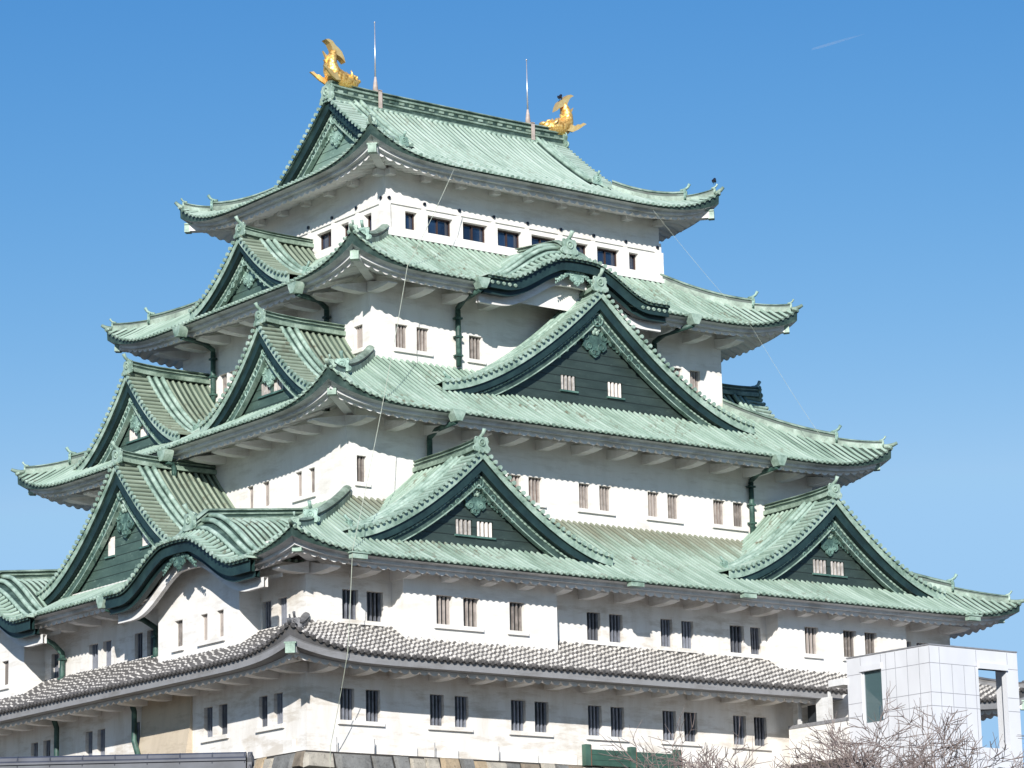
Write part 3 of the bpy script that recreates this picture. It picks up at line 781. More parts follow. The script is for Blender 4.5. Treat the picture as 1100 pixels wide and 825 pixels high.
    for sg in (-1, 1):
        for d in dpos:
            e = .02; t = np.array([1, (hfun(d + e) - hfun(max(0, d - e)))/(2*e if d > e else d + e)]); t /= np.linalg.norm(t)
            tv = sg*A*t[0] + UP*t[1]
            pts = np.array([C(sg*d, bp + .04, .03), C(sg*d, bp - vw*.5, .05), C(sg*d, bp - vw, .07)])
            halfroll(rb, pts, tv, .088, 0, 5, d, True, 1)
    # rows of tiles running down the slope
    bq = np.arange(bp - vw - 1.18, back, -pitch)
    dd = np.linspace(.12, W, 14)
    for b in bq:
        for sg in (-1, 1):
            pts = np.array([C(sg*d, b, .045) for d in dd[::-1]])
            halfroll(rb, pts, B, .070, 0, 5, b, True, 1)
    rf = rb.build('gable_roof', [tile, "copper_trim", 'copper_pan_sheen' if tile == 'copper_tile_sheen' else 'copper_pan', 'eave_lip'], gob)
    # descending ridges along the verge
    if desc:
        kb = MB()
        for j in range(3):
            b = bp - vw - .12 - .37*j
            d_end = W*(.97 if j == 0 else .87) if not kara else W*.98
            for sg in (-1, 1):
                kb.tube([C(sg*d, b, .10 + .06*j) for d in np.linspace(.10, d_end, 16)], .105 if j == 0 else .115, 8)
        kb.build('descending_ridge', 'copper_trim', gob)
        bd = MB()
        for sg in (-1, 1):
            rows = [[C(sg*d, bp - vw - .02, .03) for d in np.linspace(.05, W*.95, 16)], [C(sg*d, bp - vw - .02, .12) for d in np.linspace(.05, W*.95, 16)], [C(sg*d, bp - vw - .98, .14) for d in np.linspace(.05, W*.87, 16)], [C(sg*d, bp - vw - .98, .02) for d in np.linspace(.05, W*.87, 16)]]
            bd.grid(np.array(rows), 0)
        bd.build('ridge_gap_shade', 'eave_lip', gob)  # added dark sheet: shade in the gaps between the tubes, given as colour
        if not kara:
            for sg in (-1, 1):
                b = bp - vw - .36; d = W*.86
                ridge_end_tile(gob, C(sg*d, b, .12), SIDE[sd][0]*sg, .62, "ornament_pale", True)
    # main ridge
    if ridge:
        rg = MB(); h = ridge_h - (.14 if thick else 0); w = .30
        prof = [(-w*1.15, -.15), (-w*1.15, h*.12), (-w*.8, h*.18), (-w*.8, h*.40), (-w, h*.45), (-w, h*.55), (-w*.75, h*.6), (-w*.75, h*.78), (-w*1.05, h*.83), (-w*.7, h*.98), (0, h*1.1)]
        prof = prof + [(-x, y) for x, y in prof[-2::-1]]
        nn = 12
        path = [PT(sd, ac, b, hfun(0) + .06 + zb(b) + hoodz(0, b) + .14*max(0, 1 - (bp - b)/2.6)**2*(1 if horn_ridge else 0)) for b in np.linspace(bp - (.25 if not kara else 1.0), back, nn)]
        rg.sweep(prof, path, mcol=(2, 6, 13, 17)); rg.build('ridge', ["copper_ridge", 'eave_lip'], gob)
        bt = bp - (.22 if not kara else .95); ridge_end_tile(gob, PT(sd, ac, bt, hfun(0) + hoodz(0, bt) + (.16 if kara else .02)), B, endtile*(1 if kara else .88), "copper_trim")
    if orn:
        zt = offset_half(board[2])[0][1] if not kara else hfun(0) - board[1] + .25
        pendant(gob, sd, ac, (wbb + .03) if not kara else bp - .38, zt - .12 if not kara else zt, orn, orn_mat, flower)
        if not kara:
            mb = MB(); zc = hfun(0) - (board[1]*1.42 + .42)
            mb.torus(PT(sd, ac, bp - .40, zc), .26*orn, .05*orn, A, UP, 0, 14, 5)
            mb.torus(PT(sd, ac, bp - .40, zc), .13*orn, .04*orn, A, UP, 0, 12, 5)
            for sg in (-1, 1):
                for i in range(5):
                    d = .42 + .36*i; mb.torus(PT(sd, ac + sg*d*orn, bp - .40, hfun(d*orn) - (board[1] + .34)*1.3), (.15 - .012*i)*orn, .04, A, UP, 0, 9, 4)
            mb.build('scroll_carving', orn_mat, gob)
            # row of little studs along the inner board
            hh_ = np.array(offset_half(board[1] + .10)); hh_ = np.vstack([hh_[::-1]*[-1, 1], hh_[1:]])
            LL = np.concatenate([[0], np.cumsum(np.hypot(*np.diff(hh_, axis=0).T))]); qq = np.arange(.3, LL[-1] - .3, .085)
            mb = MB(); mb.tube([PT(sd, ac + np.interp(t, LL, hh_[:, 0]), bp - .385, np.interp(t, LL, hh_[:, 1])) for t in qq], [(.015, .05, .05)[i % 3] for i in range(len(qq))], 6)
            mb.build('bead_moulding', 'copper_trim', gob)
    return gob
def chid(apex, base, W, p=1.6): return lambda d: base + (apex + .12 - base)*max(0.0, 1 - d/W)**p

for ac, W in ((-10.15, 7.15), (10.85, 7.0)):
    gable('gable', 'front', ac, 16.0, 11.0, W, chid(13.0, 9.08, W), zbase=8.6, drop=.12, windows=((-1.02, -.12, 9.72, 10.40), (.12, 1.02, 9.72, 10.40)), orn=1.0)
gable('gable', 'front', .72, 11.15, 8.1, 9.45, chid(22.80, 17.42, 9.45), zbase=16.9, drop=.30, windows=((-2.02, -1.12, 18.25, 18.98), (.82, 1.72, 18.25, 18.98)), orn=1.3, endtile=1.1)
gable('gable', 'left', 0.0, 19.35, 13.9, 7.2, chid(14.25, 9.30, 7.2), zbase=8.6, windows=((-1.9, -1.2, 10.6, 11.5), (1.2, 1.9, 10.6, 11.5)), orn=1.4, wall_mat="gable_panel_green", board2_mat="gable_band_green", tile="copper_tile_weathered", endtile=1.05)
for ac in (5.95, -5.95):
    gable('gable', 'left', ac, 15.35, 10.6, 5.05, chid(20.15, 16.42, 5.05), zbase=15.9, windows=((-.95, -.1, 17.35, 17.95), (.1, .95, 17.35, 17.95)), orn=1.05, wall_mat="gable_panel_green", board2_mat="gable_band_green", tile="copper_tile_weathered", orn_mat="ornament_pale", board=(.08, .38, .76, .82))
    gable('gable', 'right', ac, 15.2, 10.6, 5.05, chid(20.15, 16.42, 5.05), zbase=15.9, orn=0, wall_mat="gable_panel_green", board=(.08, .38, .76, .82))
gable('gable', 'left', 0.0, 12.65, 8.4, 4.45, chid(26.1, 23.42, 4.45), zbase=22.9, orn=.95, wall_mat="gable_panel_green", board2_mat="gable_band_green", tile="copper_tile_weathered", orn_mat="ornament_pale", board=(.08, .34, .66, .72), ridge_h=.45)
gable('gable', 'right', 0.0, 12.6, 8.4, 4.45, chid(26.1, 23.42, 4.45), zbase=22.9, orn=0, wall_mat="gable_panel_green", board=(.08, .34, .66, .72), ridge_h=.45)
# top gables (the two ends of the hip-and-gable roof)
h5 = lambda d: float(f5(d))
gable('gable', 'left', 0.0, 7.45, 0.0, 5.25, h5, tile='copper_tile_sheen', zbase=30.2, wall_mat="gable_panel_pale", orn=1.0, orn_mat="ornament_pale", board=(.10, .46, .86, .93), thick=0, ridge=False, wallb=.7)
gable('gable', 'right', 0.0, 7.45, 0.0, 5.25, h5, tile='copper_tile_sheen', zbase=30.2, wall_mat="gable_panel_pale", orn=0, board=(.10, .46, .86, .93), thick=0, ridge=False, wallb=.7)
# cusped gables
def kara(base, Hh, flat, W):
    def f(d):
        d = abs(d)
        x = min(1.0, max(0.0, (d - flat*.55)/(W*.80 - flat*.55))); s = x*x*(3 - 2*x)
        return base + Hh*(1 - .07*min(1, d/flat)**2)*(1 - s) + .05*max(0, d/W - .8)
    return f
gable('cusped_gable', 'front', -.5, 11.15, 6.4, 5.5, kara(23.02, 1.50, 1.6, 5.5), board=(.08, .56, .76, .80), kara=True, wallb=1.3, wall_mat="plaster_white", zbase=22.3, ridge_h=.42, hood=.85, orn=.75, orn_mat="ornament_pale", desc=2, horn_ridge=False, board2_mat="copper_board")
for ac in (9.0, -9.8):
    gable('cusped_gable', 'left', ac, 21.65, 13.9, 5.95, kara(7.84, 1.62, 1.7, 5.95), board=(.08, .56, .76, .80), kara=True, wallb=1.74, wall_mat="plaster_white", zbase=7.2, ridge_h=.45, hood=1.0, orn=.8, orn_mat="ornament_green", desc=2, horn_ridge=False, board2_mat="copper_board", endtile=1.0)

# top ridge, a tall stack of courses
rg = MB(); w = .34; h = .98
prof = [(-w*1.2, -.2), (-w*1.2, h*.10), (-w*.85, h*.14), (-w*.85, h*.30), (-w*1.05, h*.34), (-w*1.05, h*.42), (-w*.8, h*.46), (-w*.8, h*.64), (-w*1.05, h*.68), (-w*1.05, h*.76), (-w*.8, h*.80), (-w*.8, h*.88), (-w*1.1, h*.90), (-w*.7, h*1.0), (0, h*1.06)]
prof = prof + [(-x, y) for x, y in prof[-2::-1]]
rg.sweep(prof, [(x, 0, 34.18 + .10*(abs(x)/7.3)**4) for x in np.linspace(-7.3, 7.3, 17)], mcol=(2, 6, 10, 17, 21, 25))
for x in np.arange(-6.8, 6.9, .62):
    for sy in (-1, 1): rg.box((x, sy*.30, 34.18 + h*.56), (.30, .05, .12))
rid = rg.build('ridge', ["copper_ridge", 'eave_lip'], r5)
rb_ = MB()
for x in np.arange(-6.9, 6.95, .31):
    rb_.sphere((x, -.40, 34.14), (.16, .10, .11), 0, 7, 4)
rb_.build('ridge_edge_tiles', "copper_trim", r5)
for sx in (-1, 1): ridge_end_tile(r5, (sx*7.28, 0, 34.28), (sx, 0, 0), 1.15, "copper_trim", False)

# short hip ridge pieces climbing from the near corners of roofs are part of hips; rain heads and downpipes
def rain_pipe(sd, a, be, ze, aw, wb_, z_elbow, z_bot):
    A, B = SIDE[sd]; mb = MB(); p = PT(sd, a, be - .02, ze)
    ax = (A, B, UP)
    mb.prism([p + A*x + UP*z - B*.30 for x, z in ((-.36, .08), (.36, .08), (.30, -.12), (.14, -.42), (-.14, -.42), (-.30, -.12))], B*.50, 0)
    hd = mb.build('rain_head', 'copper_trim', keep)
    pb = MB()
    e = PT(sd, aw, wb_ + .20, z_elbow)
    pb.tube([p - B*.1 - UP*.42, p*.25 + e*.75 + UP*.06, e, e - UP*.30], .13, 8)
    pb.tube([e - UP*.1, PT(sd, aw, wb_ + .20, z_bot)], .13, 8)
    for zz in np.arange(z_bot + .5, z_elbow - .3, .9): pb.tube([PT(sd, aw - .2, wb_ + .08, zz), PT(sd, aw - .2, wb_ + .25, zz)], .04, 5); pb.box(PT(sd, aw, wb_ + .2, zz), (.34, .30, .09), ax)
    pb.build('downpipe', 'copper_pipe', hd)
rain_pipe('front', -6.35, 11.1, 22.72, -5.8, 8.23, 22.0, 19.2)
rain_pipe('front', 6.55, 11.1, 22.70, 6.2, 8.23, 21.9, 19.3)
rain_pipe('left', 6.4, 13.6, 22.5, 5.0, 10.71, 22.05, 20.2)
rain_pipe('left', -3.8, 13.6, 22.55, -5.05, 10.71, 22.05, 19.3)
rain_pipe('front', -10.05, 14.0, 15.5, -9.66, 11.13, 14.85, 13.3)
rain_pipe('front', 9.1, 14.0, 15.45, 9.6, 11.13, 14.8, 12.2)
rain_pipe('left', .5, 17.0, 15.3, .4, 16.2, 14.6, 14.2)
rain_pipe('left', -4.9, 21.25, 7.85, -5.2, 18.87, 6.5, 4.8)
rain_pipe('left', 2.4, 21.25, 7.85, 3.28, 18.87, 6.6, 4.8)
for a in (1.75, -5.33):
    pb = MB(); pb.tube([PT('left', a, 19.6, 3.9), PT('left', a, 19.25, 3.0), PT('left', a, 19.25, 1.7), PT('left', a + .5, 19.3, .9)], .13, 8); pb.build('downpipe', 'copper_pipe', s1)
for a in (-18.0, -3.18, 3.45, 17.85):
    mb = MB(); mb.box(PT('front', a, 17.72, 7.80), (.75, .30, .22), (*SIDE['front'], UP)); mb.box(PT('front', a, 17.72, 7.93), (.9, .4, .06), (*SIDE['front'], UP)); mb.build('rain_head', 'copper_trim', keep)

# ------------------------------------------------------------------ golden dolphin statues
def shachi(sx, loc, label):
    t = empty('golden_dolphin', label, 'roof statue', loc); t.scale = (.86, 1.15, 1.02)
    X = np.array([-sx, 0, 0.]); Y = np.array([0, 1., 0])     # X points inwards along the ridge
    def W(x, z, y=0): return X*x + Y*y + UP*z
    mb = MB()
    from_pts = np.array([(1.22, .22), (1.0, .30), (.70, .36), (.35, .38), (0, .42), (-.32, .58), (-.52, .88), (-.55, 1.2), (-.46, 1.48), (-.36, 1.72), (-.33, 1.9)])
    rad_w = 1.22*np.array([.16, .27, .33, .37, .39, .38, .34, .29, .24, .18, .13]); rad_h = 1.22*np.array([.14, .26, .34, .38, .40, .38, .34, .28, .23, .17, .11])
    T = np.gradient(from_pts, axis=0); T /= np.linalg.norm(T, axis=1)[:, None]
    rings = []
    for (x, z), tt, rw, rh in zip(from_pts, T, rad_w, rad_h):
        nrm = np.array([-tt[1], tt[0]])
        rings.append([W(x + nrm[0]*rh*math.sin(q), z + nrm[1]*rh*math.sin(q), rw*math.cos(q)) for q in np.linspace(0, 2*np.pi, 14, endpoint=False)])
    i0 = mb.grid(np.array(rings), 0, None, True, closed=True); mb.face([i0 + j for j in range(14)][::-1]); mb.face([i0 + 10*14 + j for j in range(14)])
    mb.build('body', 'gold', t)
    hd = MB()                                              # head: upper jaw, lower jaw, brow, eyes
    hd.sphere(W(1.05, .42), (.34, .30, .24), 0, 12, 7, (X, Y, UP)); hd.sphere(W(1.32, .50), (.20, .22, .12), 0, 10, 6, (X, Y, UP)); hd.sphere(W(1.20, .14), (.26, .22, .09), 0, 10, 6, (X, Y, UP))
    for sy in (-1, 1):
        hd.sphere(W(1.12, .62, sy*.20), .085, 0, 8, 5); hd.sphere(W(.98, .66, sy*.20), (.16, .08, .07), 0, 8, 5, (X, Y, UP))
        hd.tube([W(.80, .45, sy*.28), W(.62, .62, sy*.40), W(.52, .84, sy*.42)], [.12, .08, .02], 6)
    hd.build('head', 'gold_fin', t)
    def fin(name, pts, y0, th):
        m_ = MB(); m_.prism([W(x, z, y0 - th/2) for x, z in pts], Y*th, 0); return m_.build(name, 'gold_fin', t)
    fin('tail_fin', [(-.45, 1.72), (-.58, 1.95), (-.72, 2.15), (-1.0, 2.30), (-.78, 2.34), (-.52, 2.28), (-.30, 2.08), (-.10, 1.98), (.12, 1.82), (.28, 1.55), (.36, 1.30), (.16, 1.46), (-.04, 1.56), (-.22, 1.62)], 0, .34)
    fin('dorsal_fin', [(-.62, .80), (-.92, .98), (-.84, 1.08), (-1.02, 1.28), (-.88, 1.34), (-1.08, 1.72), (-.82, 1.52), (-.66, 1.44), (-.55, 1.5), (-.50, 1.0)], 0, .10)
    fin('belly_fin', [(-.10, .72), (.02, .98), (-.12, .96), (-.06, 1.22), (-.24, 1.12), (-.22, 1.36), (-.36, 1.2), (-.40, .9)], 0, .10)
    for sy in (-1, 1):
        m_ = MB()
        pts = [(-.10, .25), (-.55, .20), (-.95, .38), (-1.25, .58), (-1.52, .74), (-1.30, .78), (-1.12, .66), (-.92, .66), (-.72, .54), (-.5, .6), (-.25, .55)]
        m_.prism([W(x, z, sy*(.30 + .12*abs(x))) for x, z in pts], Y*.09*sy, 0); m_.build('side_fin', 'gold_fin', t)
    for i, (x, z) in enumerate(((.55, .74), (.25, .80), (-.02, .86))):
        fin('back_spike', [(x + .13, z - .08), (x + .02, z + .16), (x - .13, z - .06)], 0, .09)
    return t
shachi(-1, (-6.72, 0, 35.02), 'golden dolphin statue on the left end of the top ridge, tail fins against the sky')
shachi(1, (7.30, 0, 34.88), 'golden dolphin statue on the right ridge end, with a crow on its tail')

def rod(loc, h, label):
    t = empty('lightning_rod', label, 'lightning rod', loc, 'lightning rods on the top ridge')
    mb = MB(); mb.tube([(0, 0, .78), (0, 0, h*.55), (0, 0, h)], [.045, .038, .022], 8); mb.sphere((0, 0, h), .05, 0, 7, 5); mb.build('rod', 'rod_metal', t)
    mb = MB(); mb.tube([(0, 0, 0), (0, 0, .45), (0, 0, .82)], [.16, .11, .05], 10); mb.build('cone_foot', 'rod_base', t)
    mb = MB(); mb.box((0, -.42, -.48), (.20, .06, .92)); mb.box((0, -.2, -.02), (.20, .5, .07)); mb.build('ridge_bracket', 'rod_base', t)
rod((-4.47, 0, 35.18), 3.72, 'thin lightning rod beside the left golden dolphin')
rod((5.20, 0, 35.18), 3.55, 'thin lightning rod beside the right golden dolphin')

def crow(loc, ang, label):
    t = empty('crow', label, 'bird', loc)
    t.rotation_euler = (0, 0, ang); mb = MB()
    P = [(-.34, .02), (-.26, .06), (-.12, .13), (.02, .19), (.13, .27), (.19, .33), (.27, .345), (.36, .325)]
    mb.tube([(x, 0, z) for x, z in P], [.02, .045, .085, .10, .085, .065, .055, .008], 8)
    for sy in (-1, 1): mb.sphere((-.05, sy*.075, .15), (.20, .035, .075), 0, 8, 5)
    for sy in (-1, 1): mb.tube([(.02, sy*.04, .12), (.03, sy*.04, 0)], .012, 5)
    mb.build('body', 'crow_black', t); return t
crow((7.36, -.02, 36.90), R(35), 'black crow perched on the tail of the right golden dolphin')
crow((10.55, -8.40, 30.72), R(40), 'black crow perched on the right eave tip of the top roof')

# ------------------------------------------------------------------ conductor cables hanging from eave to eave
def cable(pts, label, r=.014):
    mb = MB(); full = []
    for a, b_ in zip(pts[:-1], pts[1:]):
        a = np.array(a); b_ = np.array(b_)
        for t in np.linspace(0, 1, 9)[:-1]: full.append(a + t*(b_ - a) - UP*.12*math.sin(math.pi*t))
    full.append(np.array(pts[-1])); mb.tube(full, r, 6); return tag(mb.build('cable', 'cable_pale', None), label, 'cable')
cable([(-6.12, -8.78, 28.7), (-10.61, -11.15, 22.75), (-14.08, -14.08, 15.6), (-18.38, -17.85, 8.0), (-18.7, -17.9, 3.75), (-18.15, -15.75, .1), (-18.3, -15.9, -2)], 'thin pale cable hanging down the near left corner from eave to eave')
cable([(6.15, -8.72, 28.6), (10.26, -11.12, 22.65), (13.0, -13.2, 16.6), (13.2, -14.1, 15.6)], 'thin pale cable stretched past the right eave tips against the sky', .006)
# ------------------------------------------------------------------ stone foundation of the keep
sb = MB(); mats = ["stone_tan", "stone_brown", "stone_grey", "stone_pale", "stone_gap"]
def batter(z): return .42 + .30*(-z) + .012*z*z
for sd, half, b0 in (('front', 18.87, 15.1), ('left', 15.1, 18.87), ('right', 15.1, 18.87), ('back', 18.87, 15.1)):
    A, B = SIDE[sd]
    zs_ = np.linspace(-.02, -15.3, 18)
    sb.grid(np.array([[PT(sd, (half + batter(z) - .12)*s_, b0 + batter(z) - .12, z) for s_ in (-1, 1)] for z in zs_]), 4)
    sb.poly([PT(sd, -(half + .3), b0 - .5, -.03), PT(sd, half + .3, b0 - .5, -.03), PT(sd, half + .3, b0 + .3, -.03), PT(sd, -(half + .3), b0 + .3, -.03)], 3)
    if sd in ('front', 'left'):
        z = -.01
        while z > -9:
            hgt = random.uniform(.6, .85); a = -(half + batter(z - hgt) - .05)
            end = -a
            while a < end - .2:
                w_ = random.uniform(.55, 1.25) if abs(abs(a) - half) > 2 else random.uniform(1.3, 2.2)
                w_ = min(w_, end - a)
                z0, z1_ = z - random.uniform(0, .13), z - hgt + random.uniform(0, .05)
                j = lambda: random.uniform(-.09, .09)
                g0 = .035
                q = [(a + g0 + j()*.5, z1_ + .02), (a + w_ - g0 + j()*.5, z1_ + .02), (a + w_ - g0 + j()*.5, z0), (a + g0 + j()*.5, z0)]
                if a < -(half + .1): q[3] = (max(q[3][0], -(half + batter(z0) - .02)), q[3][1])
                if a + w_ > half + .1: q[2] = (min(q[2][0], half + batter(z0) - .02), q[2][1])
                bulge = random.uniform(.02, .10)
                cen = np.mean(q, axis=0)
                inner_ = [tuple(cen + .80*(np.array(p) - cen) + np.array([j()*.4, j()*.4])) for p in q]
                i = sb.verts([PT(sd, p[0], b0 + batter(p[1]) - .10, p[1]) for p in q] + [PT(sd, p[0], b0 + batter(p[1]) + bulge, p[1]) for p in inner_])
                mi = random.choice([0, 0, 1, 2, 3, 3, 1])
                sb.face((i+4, i+5, i+6, i+7), mi)
                for k in range(4): sb.face((i+k, i+(k+1) % 4, i+4+(k+1) % 4, i+4+k), mi)
                a += w_
            z -= hgt
tag(sb.build('stone_foundation', mats), 'battered stone foundation wall of tan and grey blocks under the keep', 'stone wall')
for x in (-17.1, -13.4, -8.9, -5.1):
    pass

# ------------------------------------------------------------------ elevator tower and its gallery
tw = empty('elevator_tower', 'modern pale panelled elevator tower with a glass window and an open bay', 'tower', (7.5, -24.97, -15))
def T(mb, x0, x1, y0, y1, z0, z1, m=0): mb.bb(x0 - 7.5, x1 - 7.5, y0 + 24.97, y1 + 24.97, z0 + 15, z1 + 15, m)
X0, X1, Y0, Y1, ZT = 7.5, 13.04, -24.97, -19.67, 4.93
mb = MB()                                                   # left wall with the window opening
wy0, wy1, wz0, wz1 = -21.88, -20.57, 1.9, 4.25
T(mb, X0, X0+.3, Y0, wy0, -15, ZT-.02); T(mb, X0, X0+.3, wy1, Y1, -15, ZT-.02); T(mb, X0, X0+.3, wy0, wy1, -15, wz0); T(mb, X0, X0+.3, wy0, wy1, wz1, ZT-.02)
mb.build('left_wall', 'tower_panel', tw)
mb = MB(); ox0, ox1, oz0, oz1 = 10.5, 12.3, .55, 4.06
T(mb, X0+.3, ox0, Y0, Y0+.3, -15, ZT-.02); T(mb, ox1, X1, Y0, Y0+.3, -15, ZT-.02); T(mb, ox0, ox1, Y0, Y0+.3, -15, oz0); T(mb, ox0, ox1, Y0, Y0+.3, oz1, ZT-.02)
mb.build('front_wall', 'tower_panel', tw)
mb = MB(); T(mb, X1-.3, X1, Y0+.3, Y0+1.1, -15, ZT-.02); T(mb, X0+.3, 10.2, Y1-.3, Y1, -15, ZT-.02); T(mb, 9.9, 10.2, Y0+.3, Y1-.3, -15, ZT-.3); T(mb, X1-.3, X1, Y0+1.1, Y1, -15, .4)
mb.build('inner_wall', 'tower_panel', tw)
mb = MB(); T(mb, X0-.02, X1+.02, Y0-.02, Y1+.02, ZT, ZT+.06); mb.build('roof_cap', 'grey_metal', tw)
mb = MB(); T(mb, 10.2, X1-.3, Y0+.3, Y1, .1, .4); mb.build('floor', 'tower_panel', tw)
mb = MB()                                                   # dark joint lines, a few mm proud strips set into the faces
for z in (.0, 2.25, 2.85, 4.15, -2.2, -4.6, -7):
    for (y0_, y1_) in ((Y0, wy0), (wy1, Y1)) if wz0 < z < wz1 else ((Y0, Y1),): T(mb, X0-.003, X0, y0_, y1_, z-.014, z+.014)
    for (x0_, x1_) in ((X0, ox0), (ox1, X1)) if oz0 < z < oz1 else ((X0, X1),): T(mb, x0_, x1_, Y0-.003, Y0, z-.014, z+.014)
for y in (-24.3, -23.55, -22.8, -22.2): T(mb, X0-.004, X0-.0005, y-.013, y+.013, -15, ZT-.05)
T(mb, X0-.004, X0-.0005, Y0, Y0+.025, -15, ZT-.05); T(mb, X0-.004, X0-.0005, wy0-.013, wy0+.013, wz1, ZT-.05); T(mb, X0-.004, X0-.0005, wy1-.013, wy1+.013, wz1, ZT-.05)
for x in (8.1, 8.85, 9.6, 10.3): T(mb, x-.013, x+.013, Y0-.004, Y0-.0005, -15, 4.15)
for x in (8.1, 10.4, 12.38): T(mb, x-.013, x+.013, Y0-.004, Y0-.0005, 4.15, ZT-.05)
mb.build('panel_joints', 'tower_joint', tw)
wn_ = MB(); T(wn_, X0+.14, X0+.17, wy0+.02, wy1-.02, wz0+.02, wz1-.02); wob = wn_.build('window', 'tower_glass', tw)
mb = MB(); T(mb, X0-.05, X0+.12, wy0-.05, wy1+.05, wz1-.02, wz1+.26); T(mb, X0+.1, X0+.2, wy0+.02, wy0+.09, wz0, wz1); T(mb, X0+.1, X0+.2, wy1-.09, wy1-.02, wz0, wz1); mb.build('frame', 'tower_panel', wob)
mb = MB(); T(mb, X0+.8, X0+.85, wy1-.75, wy1-.25, 1.0, 2.7); mb.build('sign', 'blue_sign', tw)
mb = MB(); T(mb, X0+.9, X0+2.3, wy0-.8, wy1+.5, -.5, .55); T(mb, X0+2.35, X0+2.4, wy0-1, wy1+.6, .55, 4.3); mb.build('lift_car', 'tower_dark', tw)
mb = MB(); T(mb, ox0-.02, ox1+.02, Y0-.10, Y0+.28, 4.06, 4.33); mb.build('lintel', 'tower_panel', tw)

ga = empty('connecting_gallery', 'low white walkway joining the keep wall to the panelled tower', 'walkway', (7.5, -17.4, 0))
mb = MB(); gx, gz = 7.5, 2.24
def G(m_, x0, x1, y0, y1, z0, z1): m_.bb(x0-7.5, x1-7.5, y0+17.4, y1+17.4, z0, z1)
G(mb, gx, gx+3, -19.65, -15.62, .5, gz-.1); mb.build('floor_beam', 'plaster_white', ga)
mb = MB(); G(mb, gx-.03, gx+.2, -19.65, -15.62, gz-.1, gz+.06); mb.build('parapet_cap', 'grey_metal', ga)
mb = MB(); G(mb, gx+1.6, gx+1.75, -19.6, -15.7, gz, 3.62); mb.build('back_wall', 'plaster_eave', ga)
for y in (-16.25, -18.35):
    mb = MB(); G(mb, gx+.02, gx+.16, y-.04, y+.04, gz+.06, 3.6); mb.build('post', 'fascia_white', ga)
for y0_, y1_, z1_ in ((-16.2, -15.66, 3.55), (-18.3, -17.25, 3.4)):
    mb = MB(); G(mb, gx+.25, gx+.32, y0_, y1_, gz+.06, z1_); mb.build('white_panel', 'fascia_white', ga)
mb = MB(); G(mb, gx+.6, gx+.65, -17.2, -16.3, gz+.06, 3.2); mb.build('doorway', 'tower_dark', ga)
mb = MB(); G(mb, gx-.2, gx+2.8, -19.66, -18.62, 3.76, 4.06); mb.build('canopy', 'fascia_white', ga)

# ------------------------------------------------------------------ green panel fence standing on the foundation ledge
fn = empty('green_fence', 'dark green panel fence with square posts at the foot of the white wall', 'fence', (-1.9, -15.62, -.05))
def pxf(x): return x + 1.9
for x0_, x1_ in ((-4.36, -2.10), (-1.80, .50)):
    mb = MB()
    for k in range(3): mb.bb(pxf(x0_), pxf(x1_), -.05, .05, .03 + .235*k, .255 + .235*k, 0)
    mb.build('panel', 'fence_green', fn)
for x in (-4.52, -1.95, .66):
    mb = MB(); mb.bb(pxf(x)-.17, pxf(x)+.13, -.13, .13, 0, .93, 0); mb.bb(pxf(x)+.131, pxf(x)+.19, -.10, .10, 0, .91, 1); mb.build('post', ['fence_post', 'rust'], fn)
for x in (-17.6, -15.7, -12.6, -9.2):
    mb = MB(); mb.tube([(0, 0, 0), (0, 0, .62)], .018, 6); o_ = mb.build('marker_rod', 'grey_metal'); o_.location = (x, -15.42, -.03)
    tag(o_, 'short grey metal rod standing on the stone ledge before the white wall', 'rod', 'short rods along the stone ledge')

# ------------------------------------------------------------------ grey roofed gatehouse, bottom left
e0 = np.array([-49.5, -31.7, -3.55]); e1 = np.array([-37.75, -40.68, -3.47])
gt = empty('tiled_gatehouse', 'low gatehouse with a grey tiled ridge in front of the keep', 'gatehouse', tuple(e0*.5 + e1*.5 - np.array([0, 0, 11.55])))
gc = np.array(gt.location); dx = (e1 - e0); Lg = np.linalg.norm(dx[:2]); dx = np.array([dx[0]/Lg, dx[1]/Lg, 0]); dn = np.array([dx[1], -dx[0], 0])
if dn[1] > 0: dn = -dn
def Q(s_, o_, z): return dx*s_ + dn*o_ + UP*z
hl = Lg/2; zr = 11.5
mb = MB()
for sg in (-1, 1):
    ts = np.linspace(0, 1, 6)
    mb.grid(np.array([[Q(s_, sg*3.6*t, zr - .45 - 2.5*t**.9) for s_ in (-hl, hl)] for t in ts]), 0)
    for s_ in np.arange(-hl + .2, hl, .30): halfroll(mb, np.array([Q(s_, sg*3.6*t, zr - .43 - 2.5*t**.9) for t in ts[::-1]]), dx, .085, 0, 4, s_, True, 0)
mb.build('roof', 'roof_slate', gt)
mb = MB(); mb.sweep([(-.24, -.5), (-.24, -.12), (-.30, -.10), (-.30, -.04), (-.2, .02), (-.16, .12), (0, .18), (.16, .12), (.2, .02), (.30, -.04), (.30, -.10), (.24, -.12), (.24, -.5)], [Q(s_, 0, zr) for s_ in np.linspace(-hl, hl - .25, 12)])
for s_ in np.arange(-hl + .5, hl, 1.0): mb.torus(Q(s_, 0, zr - .08), .25, .022, dn, UP, 0, 12, 5)
mb.build('ridge', 'roof_slate', gt)
ridge_end_tile(gt, Q(hl - .2, 0, zr - .42), dx, .85, 'tile_ridge', False)
mb = MB(); mb.prism([Q(-hl + .5, -2.6, 0), Q(-hl + .5, 2.6, 0), Q(-hl + .5, 2.6, zr - 2.6), Q(-hl + .5, 0, zr - .6), Q(-hl + .5, -2.6, zr - 2.6)], dx*(2*hl - 1.2)); mb.build('wall', 'plaster_white', gt)

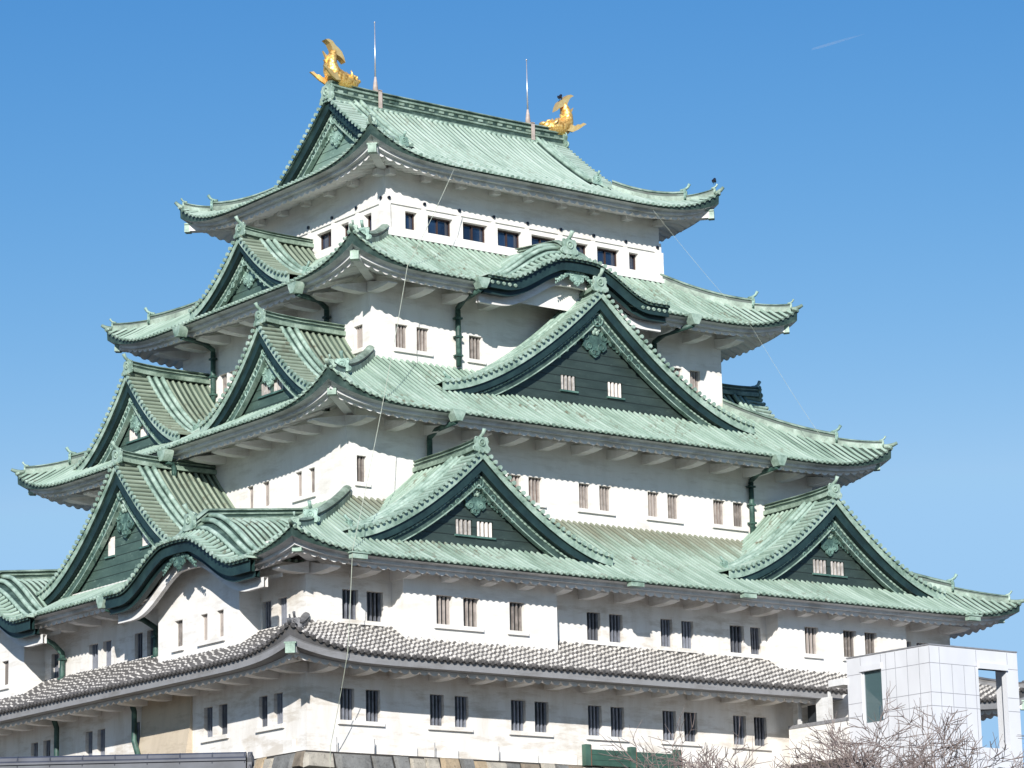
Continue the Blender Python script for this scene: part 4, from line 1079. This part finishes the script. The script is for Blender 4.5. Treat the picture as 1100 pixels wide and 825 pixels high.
# ------------------------------------------------------------------ bare cherry trees
def tree(loc, h, spread, seed, ztop, label):
    rnd = random.Random(seed); t = empty('bare_tree', label, 'tree', loc, 'bare trees below the keep')
    tr = MB(); tr.tube([(0, 0, -.2), (.08, .05, h*.18), (.02, -.05, h*.34)], [h*.032, h*.026, h*.021], 9); tr.build('trunk', 'bark', t)
    cr = MB()
    def grow_(p, d, L, r, lvl):
        n = 4; pts = [p]; dd = d.copy()
        for i in range(n):
            dd = dd + np.array([rnd.gauss(0, .13), rnd.gauss(0, .13), rnd.gauss(0, .07) + (.012 if lvl > 1 else -.05)]); dd /= np.linalg.norm(dd)
            pts.append(pts[-1] + dd*L/n)
        cr.tube(pts, np.linspace(r, r*.55, n+1), 6 if lvl < 2 else 4, 0 if lvl < 2 else 1, caps=False)
        if lvl >= 6: return
        kids = (4, 4, 4, 3, 3, 3)[lvl]
        for k in range(kids):
            f = rnd.uniform(.35, 1.0) if k < kids-1 else 1.0
            q = f*n; i = min(n-1, int(q)); p2 = pts[i] + (pts[i+1] - pts[i])*(q - i)
            ax = np.array([rnd.gauss(0, 1), rnd.gauss(0, 1), rnd.gauss(0, .35)]); ax -= dd*np.dot(ax, dd); ax /= np.linalg.norm(ax) + 1e-9
            an = rnd.uniform(.35, .95); d2 = dd*math.cos(an) + ax*math.sin(an)
            if d2[2] < -.1: d2[2] *= -.4
            d2 /= np.linalg.norm(d2)
            grow_(p2, d2, L*rnd.uniform(.60, .84), max(.0085, r*.56*rnd.uniform(.8, 1)), lvl+1)
    for k in range(5):
        a = k*2*math.pi/5 + rnd.uniform(-.4, .4)
        d = np.array([math.cos(a)*.85, math.sin(a)*.85, rnd.uniform(.45, .8)]); d /= np.linalg.norm(d)
        grow_(np.array([.02, -.05, h*.33]), d, spread*.50, h*.0105, 0)
    top = np.percentile(np.concatenate([v[:, 2] for v in cr.v]), 99.97); t.scale = ((ztop - loc[2])/top,)*3
    cr.build('crown', ['bark', 'twig'], t)
tree((-32.0, -59.06, -15.0), 9, 2.3, 8, -4.9, 'smaller bare tree whose twigs rise before the white wall left of the walkway')
tree((-23.47, -50.66, -15.0), 10, 4.2, 3, -2.45, 'bare tree with its tangled crown in front of the low white walkway')
tree((-27.11, -57.96, -15.0), 10, 4.0, 12, -3.25, 'bare tree whose crown covers the foot of the panelled tower near its glass window')
tree((-16.26, -51.19, -15.0), 11, 4.6, 5, -1.75, 'bare tree at the far right, branches across the open bay of the tower')

# ------------------------------------------------------------------ contrail, ground
cc = MB(); p0 = np.array([3860., 4046., 1937.]); p1 = np.array([3935., 3981., 1963.])
p0 = np.array(CAM) + (p0 - np.array(CAM)); 
q = np.linspace(0, 1, 9); cc.tube([p0 + (p1 - p0)*s_*1.05 for s_ in q], [2.0, 3.0, 3.2, 3.1, 2.8, 2.6, 2.2, 1.6, .8], 8)
tag(cc.build('contrail', 'contrail_vapour'), 'short faint white aircraft trail high in the blue sky', 'contrail')

gm = MB(); gm.grid(np.array([[(x, y, -15.1) for x in np.linspace(-6000, 6000, 13)] for y in np.linspace(-6000, 6000, 13)]))
go = gm.build('ground', 'gravel_ground'); go["kind"] = "structure"
